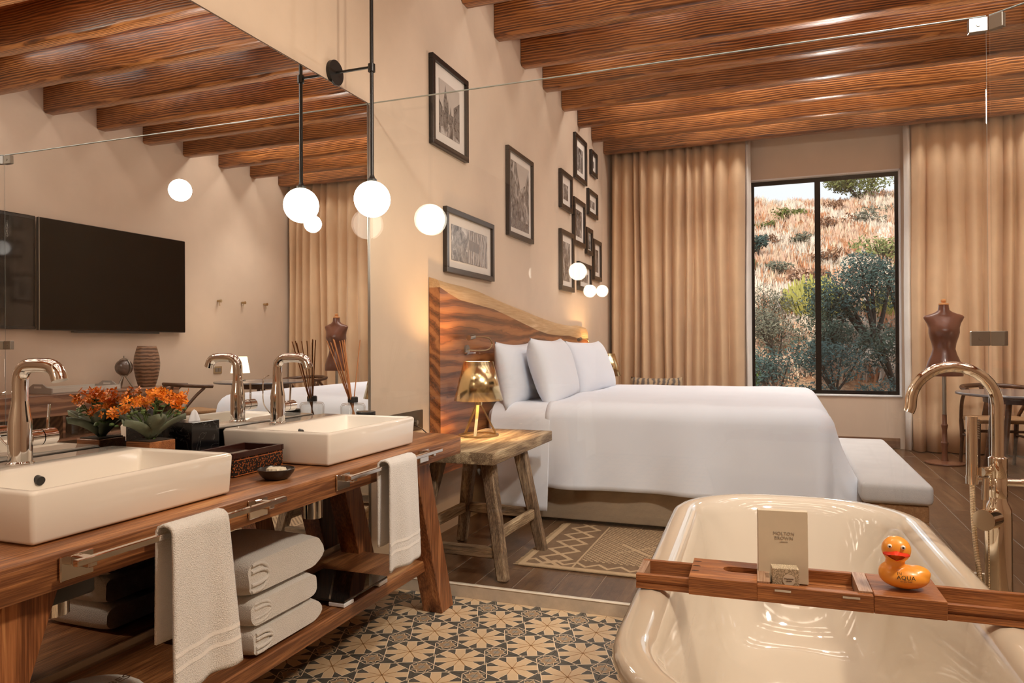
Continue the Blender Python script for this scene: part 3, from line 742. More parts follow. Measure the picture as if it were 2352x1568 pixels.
# reed diffuser and black jar
df = thing('reed_diffuser', 'clear glass reed diffuser bottle with brown sticks and black collar', 'diffuser', (.118, 2.69, .751))
obj('bottle', MB().lathe([(.002, 0), (.05, 0), (.054, .006), (.054, .135), (.048, .146), (.02, .150), (.018, .158), (.016, .158), (.016, .146), (.044, .140), (.050, .13), (.050, .01), (.002, .008)], (.118, 2.69, .751), 28), M_GLASS, df)
obj('collar', MB().lathe([(.020, 0), (.022, .002), (.022, .022), (.018, .025), (.008, .025), (.008, 0)], (.118, 2.69, .902), 24), M_BLACK, df)
rs = random.Random(8)
for k in range(10):
    dx, dy = rs.uniform(-.07, .10), rs.choice((-1, 1))*rs.uniform(.0, .10)-.03
    obj('reed', MB().cyl((.118-dx*.35, 2.69-dy*.3, .775), (.118+dx, 2.69+dy, 1.17+rs.uniform(-.01, .012)), .0024, n=6), bpy.data.materials.get('reed_brown') or plain('reed_brown', (.42, .17, .06), .7), df)
jr = thing('black_jar', 'round black candle jar standing in front of the reed diffuser', 'jar', (.205, 2.655, .751))
obj('jar_body', MB().lathe([(.002, 0), (.036, 0), (.038, .003), (.038, .094), (.036, .096), (.002, .096)], (.205, 2.655, .751), 28), M_BLACK, jr)
obj('lid', MB().lathe([(.002, 0), (.040, 0), (.041, .002), (.041, .020), (.039, .022), (.002, .022)], (.205, 2.655, .847), 28), plain('jar_lid', (.02, .02, .02), .25), jr)

# pendant lamps with a wall arm
def pendant(y, label, zg=1.788, rg_=.0785):
    t = thing('pendant_lamp', label, 'pendant lamp', (.198, y, zg), 'glowing globe pendants beside the mirror')
    x = .198
    o = obj('globe', MB().ell((x, y, zg), rg_, 32, 20), M_GLOBE, t, 60)
    obj('cap', MB().lathe([(.02, .0), (.021, .012), (.013, .018), (.009, .03)], (x, y, zg+rg_-.004), 20), M_BLACK, t)
    obj('rod', MB().cyl((x, y, zg+rg_+.01), (x, y, 3.55), .0085, n=12), M_BLACK, t)
    obj('arm', MB().cyl((.012, y, 2.366), (x, y, 2.366), .006, n=10), M_BLACK, t)
    obj('clamp', MB().cyl((x, y, 2.345), (x, y, 2.378), .016, n=16), M_BLACK, t)
    obj('wall_disc', MB().cyl((.0005, y, 2.366), (.018, y, 2.366), .055, n=32), M_BLACK, t)
pendant(2.725, 'glowing white globe pendant on a black rod by the glass panel')
pendant(-.09, 'largest of three globe pendants seen only as reflections in the glass')
pendant(-.51, 'left of the two small globe reflections low on the glass', 1.645, .060)
pendant(-1.0, 'right of the two small globe reflections, beside the curtain', 1.678, .060)

# wall socket plate beyond the glass
pl = thing('socket_plate', 'dark bronze wall socket plate with a hanging cable beside the headboard', 'socket', (.005, 3.36, .74))
obj('plate', MB().box(.001, .012, 3.17, 3.545, .69, .795, .002, 1), plain('bronze_plate', (.10, .075, .045), .35, .6), pl)
obj('cable', MB().tube(spline([(.014, 3.44, .72), (.04, 3.47, .70), (.05, 3.53, .665), (.09, 3.58, .652)], 5), .003, 6), M_BLACK, pl)
obj('plug', MB().cyl((.012, 3.44, .735), (.034, 3.44, .735), .012, n=12), M_STEEL, pl)

# bathtub
TC = Vector((1.925, 1.93, 0)); TR = radians(2.2)
bt = thing('bathtub', 'cream freestanding bathtub with a rounded rim', 'bathtub', TC, rz=TR)
def rr_(hx, hy, r, z, n=10):
    r = min(r, hx-.005, hy-.005); P = []
    for qx, qy, a0 in ((1, 1, 0), (-1, 1, 90), (-1, -1, 180), (1, -1, 270)):
        for i in range(n+1):
            a = radians(a0+90*i/n); P.append((qx*(hx-r)+r*cos(a), qy*(hy-r)+r*sin(a), z))
    return P
hx, hy = .378, .865
prof = [(.13, .17, .002, .2), (.125, .165, .03, .22), (.07, .10, .25, .27), (.025, .035, .48, .31), (.002, .002, .562, .32), (-.004, -.004, .58, .32), (0, 0, .594, .32), (.012, .012, .602, .31), (.035, .035, .604, .29),
        (.056, .056, .600, .27), (.074, .076, .586, .25), (.088, .095, .555, .24), (.105, .14, .45, .23), (.125, .20, .33, .22), (.15, .26, .235, .21), (.18, .31, .19, .19), (.23, .38, .170, .14), (.33, .6, .165, .04)]
obj('tub_shell', MB().loops([rr_(hx-a, hy-b, r, z) for a, b, z, r in prof], True, True, True), M_TUB, bt, 60, local=True)
obj('drain', MB().lathe([(.001, 0), (.032, 0), (.034, .003), (.025, .009), (.001, .011)], (.02, -.18, .166), 28), M_NICKEL, bt, local=True)
obj('overflow', MB().cyl((.268, .15, .49), (.262, .15, .488), .030, n=24), M_NICKEL, bt, local=True)

# bath tray
BT = Vector((1.921, 1.676, 0))
ty = thing('bath_tray', 'brown wooden bath tray with slats lying across the tub', 'bath tray', BT, rz=radians(1.6))
P_ = lambda n, g, m_=M_TEAK: obj(n, g, m_, ty, 35, local=True)
Z0, Z1 = .607, .645
slot = [(-.246, -.072), (-.106, -.072), (-.106, -.010), (-.158, -.010)] + [(-.158-.020*sin(a), .010-.020*cos(a)) for a in [pi*i/8 for i in range(1, 8)]] + [(-.158, .030), (-.106, .030), (-.106, .072), (-.246, .072)]
P_('left_block', MB().prism(slot, 'z', Z0, Z1))
P_('slot_floor', MB().box(-.18, -.106, -.0095, .0295, Z0, Z0+.006))
plain('slot_dark', (.03, .01, .005), .7)
for y in (-.025, .012, .047): P_('glass_notch', MB().ell((-.236, y, Z1-.0005), (.011, .0035, .0015), 12, 4), bpy.data.materials['slot_dark'])
P_('divider', MB().box(-.1055, -.080, -.058, .072, Z0, Z1+.0005), M_TEAKY)
P_('front_rail', MB().box(-.106, .116, -.072, -.0585, Z0, Z1-.003, .001, 1).box(-.0795, .09, -.058, -.045, Z0, Z1-.006))
P_('back_rail', MB().box(-.0795, .09, .058, .072, Z0, Z1, .001, 1))
P_('divider', MB().box(.0905, .116, -.058, .072, Z0, Z1+.0005), M_TEAKY)
P_('right_block', MB().box(.1165, .246, -.072, .072, Z0, Z1, .0015, 1))
for k in range(5): P_('slat', MB().box(-.0795, .0900, -.040+.020*k, -.027+.020*k, .612, .620, .001, 1))
for x in (-.055, .075): P_('hinge', MB().box(x-.016, x+.016, -.0735, -.072, .632, .6365), M_CHROME)
for s, e in ((-1, .362), (1, .470)):
    for y0, y1 in ((-.061, -.048), (.048, .061)):
        f = .004 if y0 < 0 else 0
        P_('arm', MB().box(min(s*.2465, s*e), max(s*.2465, s*e), y0, y1, .624, .636).box(min(s*.2465, s*e), max(s*.2465, s*e), y0+f, y1, .617, .624).box(min(s*.2465, s*e), max(s*.2465, s*e), y0, y1, .6055, .617))
    P_('arm_end', MB().box(min(s*(e-.016), s*e), max(s*(e-.016), s*e), -.0475, .0475, .6055, .636), M_TEAKY)
    P_('underslat', MB().box(min(s*.25, s*(e-.017)), max(s*.25, s*(e-.017)), -.0475, -.036, .606, .611), M_TEAK)
cb = thing('gift_box', 'tall cream toiletries box standing on the bath tray', 'box', (1.868, 1.703, .621), rz=radians(-7))
cb.rotation_euler = (radians(-3), 0, radians(6))
obj('carton', MB().box(-.052, .052, -.011, .011, .001, .158, .0008, 1), plain('carton_cream', (.66, .58, .44), .6, noise=.03, nscale=30), cb, local=True)
RXM = Matrix.Rotation(radians(90), 4, 'X')
def ctext(s, size, z, x=0.0, y=-.0115, par=cb, m_=None):
    cu = bpy.data.curves.new('lettering', 'FONT'); cu.body = s; cu.size = size; cu.extrude = .0002; cu.align_x = 'CENTER'; cu.align_y = 'CENTER'; cu.space_character = 1.1
    cu.materials.append(m_ or M_INKG); o = bpy.data.objects.new('lettering', cu); C.objects.link(o); o.parent = par
    o.matrix_local = Matrix.Translation((x, y, z)) @ RXM; return o
ctext('MOLTON', .0098, .1085, .002); ctext('BROWN', .0098, .0985, .002); ctext('LONDON', .0035, .0905, .002)
kd = thing('candle_box', 'small patterned box with a round label in front of the tall box', 'box', (1.872, 1.662, .621), rz=radians(8))
obj('carton', MB().box(-.027, .027, -.016, .016, .001, .047, .0008, 1), M_CANDLE, kd, local=True)
obj('round_label', MB().cyl((.006, -.0162, .023), (.006, -.0168, .023), .0125, n=28), plain('label_cream', (.72, .64, .5), .6), kd, local=True)
ctext('Fragrance', .0042, .0262, .006, -.0171, kd, M_INK); ctext('candle', .0042, .0216, .006, -.0171, kd, M_INK)

# rubber duck
dk = thing('rubber_duck', 'orange rubber duck with a red beak sitting on the bath tray', 'rubber duck', (2.100, 1.668, Z1+.0005), rz=radians(2))
dk.scale = (.90,)*3
M_DUCK = plain('duck_orange', (.93, .37, .045), .32, coat=.2); M_BEAK = plain('beak_red', (.75, .045, .015), .25)
def duck_body():
    # continuous lofted body: rings follow a centre line from the breast through the tail, head grown from the neck
    g = bmesh.new()
    def blob(c, r):
        mm = Matrix.Translation(c) @ Matrix.Diagonal((r[0], r[1], r[2], 1))
        bmesh.ops.create_uvsphere(g, u_segments=24, v_segments=16, radius=1, matrix=mm)
    blob((.002, 0, .027), (.052, .038, .0265)); blob((.026, 0, .036), (.030, .026, .018)); blob((-.022, 0, .034), (.030, .030, .026))
    blob((-.017, -.002, .060), (.0205, .020, .026)); blob((-.015, -.005, .089), (.031, .0285, .030))
    return g
o = obj('body', MB().bm(duck_body()), M_DUCK, dk, 0, local=True)
rmod = o.modifiers.new('r', 'REMESH'); rmod.mode = 'VOXEL'; rmod.voxel_size = .0022; rmod.use_smooth_shade = True
sm = o.modifiers.new('s', 'SMOOTH'); sm.iterations = 9; sm.factor = .6
hd = Matrix.Translation((-.015, -.005, .089)) @ Matrix.Rotation(radians(-8), 4, 'Z')
bk = MB()
def beak(u, v):
    a = 2*pi*u; w = .0275*cos(a); h = .0115*sin(a)*(1-.40*abs(cos(a)))
    d = -.019-.022*v*(1-.50*abs(cos(a)))-.004*(1-abs(cos(a)))
    return tuple(hd @ Vector((w*(1-.35*v), d, -.007+h*(1-.45*v)-.002*v)))
g = MB().grid(beak, 28, 8); obj('beak', g, M_BEAK, dk, 60, local=True)
for s in (-1, 1):
    e = obj('eye', MB().ell(tuple(hd @ Vector((s*.0135, -.0245, .0115))), (.0050, .0042, .0050), 14, 10), plain('eye_white', (.85, .83, .8), .3), dk, 60, local=True)
    obj('pupil', MB().ell(tuple(hd @ Vector((s*.0135, -.0288, .0115))), (.0023, .0009, .0023), 10, 6), M_BLACK, e, 60, local=True)
for s_, z_, y_, sz in (('IN', .0425, -.0365, .009), ('AQUA', .0345, -.0392, .0125), ('for your bath', .0265, -.0398, .0038)):
    o = ctext(s_, sz, z_, -.001 if s_ != 'IN' else -.014, y_, dk, M_INK); o.rotation_euler = (radians(80), 0, radians(1)); o.data.extrude = .0004

# floor-standing tub filler
FX, FY = 2.395, 2.205
tf_ = thing('tub_filler', 'floor-standing nickel tub faucet with an arched spout and hand shower', 'tub faucet', (FX, FY, 0))
obj('post', MB().lathe([(.055, .001), (.055, .008), (.031, .012), (.031, .70), (.030, .715), (.021, .735), (.020, .745)], (FX, FY, 0), 28), M_NICKEL, tf_)
obj('sleeve', MB().lathe([(.0205, .745), (.0215, .748), (.0215, .792), (.0205, .794), (.0205, .798), (.0215, .80), (.0215, .848), (.0150, .852)], (FX, FY, 0), 24), M_NICKEL, tf_)
arc = [(FX, FY, .85), (FX, FY, .985)] + [(FX-.1+.1*cos(a), FY, .985+.1*sin(a)) for a in [pi*i/16 for i in range(1, 16)]] + [(FX-.2005, FY, .975), (FX-.206, FY, .962)]
obj('spout', MB().tube(arc, .0145, 20), M_NICKEL, tf_)
hs = obj('hand_shower', MB().cyl((FX-.060, FY-.01, .80), (FX-.060, FY-.01, .955), .0135, n=20).cyl((FX-.060, FY-.01, .778), (FX-.060, FY-.01, .80), .0148, n=20), M_NICKEL, tf_)
nz = MB()
for k in range(9): nz.box(FX-.0475, FX-.043, FY-.016, FY-.004, .897+.006*k, .900+.006*k)
obj('nozzle', nz, M_STEEL, hs)
obj('shower_holder', MB().cyl((FX-.060, FY-.01, .79), (FX-.02, FY, .79), .005, n=10).cyl((FX-.042, FY-.02, .812), (FX-.02, FY, .812), .012, n=14), M_NICKEL, tf_)
obj('hose', MB().tube(spline([(FX-.060, FY-.01, .778), (FX-.058, FY-.012, .68), (FX-.046, FY-.015, .54), (FX-.022, FY-.02, .40), (FX-.012, FY-.035, .30), (FX-.03, FY-.05, .22), (FX-.02, FY-.03, .15)], 8), .0062, 10), M_ROPE, tf_)
kn = obj('mixer_knob', MB().cyl((FX-.018, FY-.022, .695), (FX-.046, FY-.060, .695), .0265, n=28), M_NICKEL, tf_)
obj('mixer_lever', MB().cyl((FX-.042, FY-.05, .718), (FX-.038, FY-.046, .80), .0038, n=8).cyl((FX-.039, FY-.047, .745), (FX-.0375, FY-.0455, .80), .008, n=12), M_NICKEL, kn)
obj('diverter', MB().cyl((FX+.018, FY, .785), (FX+.05, FY+.004, .785), .010, n=14).tube([(FX+.05, FY+.004, .785), (FX+.075, FY+.006, .787), (FX+.10, FY+.008, .784), (FX+.16, FY+.014, .784)], [.010, .013, .012, .011], 14), M_NICKEL, tf_)
# ------------------------------------------------------------------ bedroom
hb = thing('headboard', 'wide live-edge wooden slab headboard fixed to the wall behind the bed', 'headboard', (.04, 5.3, .9))
topl = [(3.64, 1.522), (3.78, 1.512), (3.91, 1.507), (4.08, 1.503), (4.25, 1.492), (4.45, 1.470), (4.63, 1.450), (4.85, 1.428), (5.08, 1.408), (5.35, 1.38), (5.62, 1.357), (5.95, 1.333), (6.26, 1.318), (6.55, 1.312), (6.75, 1.322), (6.93, 1.312)]
lowl = [(3.64, 1.475), (3.78, 1.442), (3.91, 1.418), (4.08, 1.408), (4.25, 1.398), (4.45, 1.386), (4.63, 1.362), (4.85, 1.332), (5.08, 1.30), (5.35, 1.262), (5.62, 1.236), (5.95, 1.226), (6.26, 1.228), (6.55, 1.205), (6.75, 1.20), (6.93, 1.21)]
obj('slab', MB().prism([(3.64, .42), (6.93, .42)] + lowl[::-1], 'x', .004, .072), M_HEAD, hb)
g = MB(); L = []
for (a, b), (a2, b2) in zip(topl, lowl):
    L.append([(.004, a, b2), (.0725, a, b2), (.070, a, b2+(b-b2)*.45), (.058, a, b2+(b-b2)*.85), (.045, a, b), (.004, a, b+.012)])
g.loops(L, True, True, True); obj('live_edge', g, M_EDGE, hb, 60)

bd = thing('bed', 'large double bed with a white duvet over a beige fabric base', 'bed', (1.1, 5.3, F))
obj('bed_base', MB().box(.10, 2.02, 4.26, 6.34, F+.02, F+.36, .015, 2), M_BASE, bd)
obj('mattress', MB().box(.09, 2.03, 4.25, 6.35, F+.362, .755, .06, 3), M_WHITE, bd)
def drape(name, xa, xend, ztop, hem, foot, grow, m_, seed, du_extra=0):
    rr = random.Random(seed); ph = [rr.random()*6 for _ in range(6)]
    YA, YB_ = 4.33, 6.27; XE = xend
    R = .10
    def drop(d):           # distance over the edge -> (outward, down)
        q = pi/2*R
        if d <= q: return R*sin(d/R), R*(1-cos(d/R))
        return R+(d-q)*.10, R+(d-q)*.995
    def fn(u, v):
        Lx = (XE-xa) + (foot if foot else 0); s = u*Lx; X = xa + s
        W_ = hem*2 + (YB_-YA); w = v*W_
        dx = max(0, X-XE); Y = YA-hem + w
        dy = (YA-Y) if Y < YA else (Y-YB_) if Y > YB_ else 0
        sy = -1 if Y < YA else 1
        d = sqrt(dx*dx+dy*dy)
        mx = hem if dy > dx else foot
        if d > 0:
            dd = d if not (dx > 0 and dy > 0) else max(dx, dy) + .18*min(dx, dy)
            o_, dn = drop(dd)
            nx, ny = dx/d, dy/d
            f = (dn/.5)
            wob = .018*f*sin((X if dy > dx else Y)*9+ph[0]) + .012*f*sin((X if dy > dx else Y)*17+ph[1])
            flare = 0
            if dx > 0: flare = .10*f*f*nx
            x = min(X, XE) + nx*(o_+wob+flare*1.3); y = (YA if sy < 0 else YB_) if dy > 0 else Y
            y += sy*ny*(o_+wob*1.0+grow*f)
            z = ztop - dn
        else:
            x, y, z = X, Y, ztop
        e = .006*sin(x*5+ph[2])*sin(y*4+ph[3]) + .004*sin(x*13+y*7+ph[4])
        z += e*(1 if d == 0 else .3)
        # soft fall towards the sides
        return (x, y, max(z, F+.02))
    g = MB().grid(fn, 70, 110)
    o = obj(name, g, m_, bd, 80)
    md = o.modifiers.new('t', 'SOLIDIFY'); md.thickness = .012; md.offset = 1
    return o
drape('duvet', .50, 2.02, .782, .560, .66, .01, M_WHITE, 3)
drape('flat_sheet', .14, .53, .770, .690, 0, .015, M_SHEET, 4)

def pillow(loc, w, h, th, lean, yaw_, label, seed):
    t = thing('pillow', label, 'pillow', loc, 'white bed pillows')
    r = random.Random(seed); a = [r.random()*6 for _ in range(4)]
    def side(sg):
        def fn(u, v):
            p, q = u*2-1, v*2-1
            e = (max(0, 1-abs(p)**3.2)*max(0, 1-abs(q)**3.2))**.55
            y = p*w/2*(1-.06*(1-abs(q)**2)*(abs(p)**3)) ; z = q*h/2*(1-.11*(1-abs(p)**2)*abs(q)**3)
            return (sg*th/2*e*(1+.10*sin(3*p+a[0])*sin(2.5*q+a[1])) + .008*sin(5*p+a[2])*e, y, z)
        return fn
    g = MB().grid(side(1), 26, 22).grid(lambda u, v: side(-1)(u, v), 26, 22)
    o = obj('pillowcase', g, M_WHITE, t, 80, local=True)
    b = bmesh.new(); b.from_mesh(o.data); bmesh.ops.remove_doubles(b, verts=b.verts[:], dist=.0004); bmesh.ops.recalc_face_normals(b, faces=b.faces[:]); b.to_mesh(o.data); b.free()
    t.rotation_euler = (0, radians(lean), radians(yaw_))
pillow((.20, 4.60, .955), .74, .44, .17, -10, 0, 'white pillow leaning on the headboard, nearest the gold lamp', 1)
pillow((.20, 5.85, .95), .74, .44, .17, -10, 0, 'white pillow behind the others against the headboard, far side of the bed', 2)
pillow((.39, 4.80, .965), .90, .48, .21, -16, 4, 'large white pillow in front, nearer half of the bed', 3)
pillow((.40, 5.75, .96), .90, .46, .22, -18, -3, 'large white pillow in front, farther half of the bed', 4)

def nightstand(loc, label, flip=1):
    t = thing('nightstand', label, 'side table', loc, 'weathered wooden bedside tables')
    P = lambda n, g, m_=M_NIGHT: obj(n, g, m_, t, 35, local=True)
    P('tabletop', MB().prism([(-.215, -.46), (.205, -.46), (.212, -.44), (.205, .46), (-.215, .46)], 'z', .535, .592, bev=.004))
    s = .026
    LT = {(1, -1): ((.13, -.33), (.245, -.43)), (1, 1): ((.15, .06), (.262, .095)), (-1, -1): ((-.13, -.33), (-.235, -.43)), (-1, 1): ((-.13, .06), (-.225, .14))}
    for (sx, sy), ((tx, ty_), (bx_, by_)) in LT.items():
        P('leg', MB().bar([(bx_-s, by_-s, 0), (bx_+s, by_-s, 0), (bx_+s, by_+s, 0), (bx_-s, by_+s, 0)], [(tx-s*1.25, ty_-s*1.25, .535), (tx+s*1.25, ty_-s*1.25, .535), (tx+s*1.25, ty_+s*1.25, .535), (tx-s*1.25, ty_+s*1.25, .535)], .007), M_NIGHTZ)
    def at(k, z):
        (tx, ty_), (bx_, by_) = LT[k]; q = z/.535; return (bx_+(tx-bx_)*q, by_+(ty_-by_)*q, z)
    def rail(a, b, z, m_):
        p, q = Vector(at(a, z)), Vector(at(b, z)); d = (q-p).normalized(); n = Vector((-d.y, d.x, 0))*.016; u = Vector((0, 0, .026))
        p += d*.028; q -= d*.028
        P('stretcher', MB().bar([p-n-u, p+n-u, p+n+u, p-n+u], [q-n-u, q+n-u, q+n+u, q-n+u], .005), m_)
    rail((1, -1), (1, 1), .20, M_NIGHT); rail((-1, -1), (-1, 1), .20, M_NIGHT)
    rail((-1, -1), (1, -1), .12, M_NIGHTX); rail((-1, 1), (1, 1), .20, M_NIGHTX)
    return t
n1 = nightstand((.412, 3.53, F+.003), 'weathered wooden bedside table at the near side of the bed')
dup(n1, (.35, 6.84, F+.003), 'weathered wooden bedside table at the far side of the bed, behind the pillows')

def table_lamp(loc, label):
    t = thing('table_lamp', label, 'table lamp', loc, 'gold bedside lamps')
    P = lambda n, g, m_=M_BRASSD, sm=35: obj(n, g, m_, t, sm, local=True)
    P('base_ring', MB().loops([[((.104+q[0])*cos(2*pi*k/40), (.104+q[0])*sin(2*pi*k/40), .004+q[1]) for k in range(40)] for q in ((-.007, -.0035), (.007, -.0035), (.007, .0035), (-.007, .0035), (-.007, -.0035))]))
    for k in range(3):
        a = radians(-78+120*k); c_, s_ = cos(a), sin(a); px, py = -s_, c_
        q = lambda r, z, w: [(r*c_-.004*c_+w*px, r*s_-.004*s_+w*py, z), (r*c_+.004*c_+w*px, r*s_+.004*s_+w*py, z), (r*c_+.004*c_-w*px, r*s_+.004*s_-w*py, z), (r*c_-.004*c_-w*px, r*s_-.004*s_-w*py, z)]
        P('leg', MB().bar(q(.100, .006, .008), q(.008, .178, .008)), M_BRASSD)
    P('stem', MB().lathe([(.018, .166), (.02, .172), (.02, .186), (.012, .190), (.012, .215)], (0, 0, 0), 20), M_BRASS)
    P('shade', MB().lathe([(.136, .194), (.082, .408)], (0, 0, 0), 48, caps=False), M_BRASS, 60).modifiers.new('t', 'SOLIDIFY').thickness = .002
    P('glow_liner', MB().lathe([(.1325, .196), (.0785, .406)], (0, 0, 0), 40, caps=False), plain('liner_white', (.85, .78, .62), .8) if 'liner_white' not in bpy.data.materials else bpy.data.materials['liner_white'], 60)  # pale inner cone added to catch the bulb's light at the opening
    P('bulb', MB().ell((0, 0, .27), (.03, .03, .045), 16, 10), M_SHADE, 60)
    l = bpy.data.lights.new('bulb_light', 'POINT'); l.energy = 17; l.color = (1, .60, .26); l.shadow_soft_size = .03
    lo = bpy.data.objects.new('bulb_light', l); C.objects.link(lo); lo.parent = t; lo.location = (0, 0, .345)
    return t
l1 = table_lamp((.30, 3.65, F+.596), 'gold mirrored table lamp on the near bedside table')
dup(l1, (.285, 6.80, F+.596), 'gold mirrored table lamp beyond the pillows')

def reading_light(y, label):
    t = thing('reading_light', label, 'reading lamp', (.075, y, 1.13), 'swing-arm reading lights on the headboard')
    obj('wall_plate', MB().cyl((.0721, y, 1.12), (.085, y, 1.12), .030, n=24), M_STEEL, t)
    obj('switch_arm', MB().box(.085, .105, y-.05, y+.075, 1.098, 1.104, .001, 1), M_CHROME, t)
    obj('flex_arm', MB().tube(spline([(.085, y, 1.12), (.12, y+.10, 1.115), (.135, y+.20, 1.12), (.14, y+.255, 1.15), (.135, y+.22, 1.19), (.13, y+.10, 1.20), (.13, y-.02, 1.198)], 6), .0045, 8), M_BRASSD, t)
    obj('head', MB().cyl((.13, y-.09, 1.192), (.13, y-.015, 1.199), .016, n=16), M_STEEL, t)
reading_light(3.99, 'small swing-arm reading light above the near gold lamp')
reading_light(6.45, 'small swing-arm reading light above the far pillows')

bn = thing('bench', 'long upholstered bench with a pale seat at the foot of the bed', 'bench', (2.40, 5.05, F))
obj('seat_cushion', MB().box(2.245, 2.58, 4.12, 6.0, .322, .432, .03, 4), M_BENCH, bn)
obj('seat_frame', MB().box(2.265, 2.56, 4.145, 5.975, .235, .321, .004, 1), wood('bench_wood', (.22, .10, .04), (.42, .22, .09), (.6, .36, .17), 'Y', 1.4, .5, .2), bn)
for x in (2.265, 2.51):
    for y in (4.145, 5.925): obj('leg', MB().box(x, x+.05, y, y+.05, F+.001, .2345, .003, 1), bpy.data.materials['bench_wood'], bn)

rg = thing('rug', 'woven beige rug with zigzag and lozenge pattern beside the bed', 'rug', (.635, 3.35, F+.0015))
gr = MB().box(0, 1.9, 0, .86, 0, .010, .003, 1)
obj('weave', gr, rug_mat(), rg, 35, local=True)
fg = MB(); rr_g = random.Random(2)
for k in range(60): 
    y = .005+.85*k/59; fg.tube([(.002, y, .005), (-.018-.006*rr_g.random(), y+.004*(rr_g.random()-.5), .0035)], .0028, 5)
obj('fringe', fg, plain('rug_fringe', (.40, .28, .16), .95), rg, 60, local=True)

# framed photographs
FRM = [ # y0, y1, z0, z1, label, mat border, style
 (3.652, 4.148, 2.296, 2.810, 'black framed photo of church spires, high on the wall above the headboard', .075, 'spire'),
 (4.856, 5.415, 1.946, 2.596, 'tall black framed street photo, between the spires and the far group', .05, 'street'),
 (3.825, 4.57, 1.582, 1.970, 'wide black framed photo of a face beside planks, just over the headboard', .06, 'face'),
 (6.67, 7.10, 2.75, 3.19, 'framed photo of figures, highest of the far group, under the beams', .07, 'a'),
 (7.29, 7.55, 2.92, 3.18, 'smallest framed photo under the beam ends, nearest the curtain at the top', .06, 'b'),
 (6.18, 6.56, 2.38, 2.73, 'framed photo at the left of the far group, upper one', .07, 'c'),
 (7.16, 7.56, 2.48, 2.75, 'framed photo beside the curtain, second from the top', .06, 'd'),
 (6.61, 7.03, 2.11, 2.56, 'tall framed portrait in the middle of the far group', .06, 'e'),
 (6.17, 6.60, 1.64, 2.19, 'tall framed photo at the lower left of the far group', .06, 'f'),
 (7.08, 7.33, 2.07, 2.34, 'narrow black framed photo with a thin mount, right of the portrait', .07, 'g'),
 (7.37, 7.71, 1.83, 2.26, 'framed photo nearest the curtain, low on the wall', .06, 'h'),
 (6.77, 7.27, 1.68, 1.96, 'framed photo lowest in the far group, behind the globe reflections', .06, 'i')]
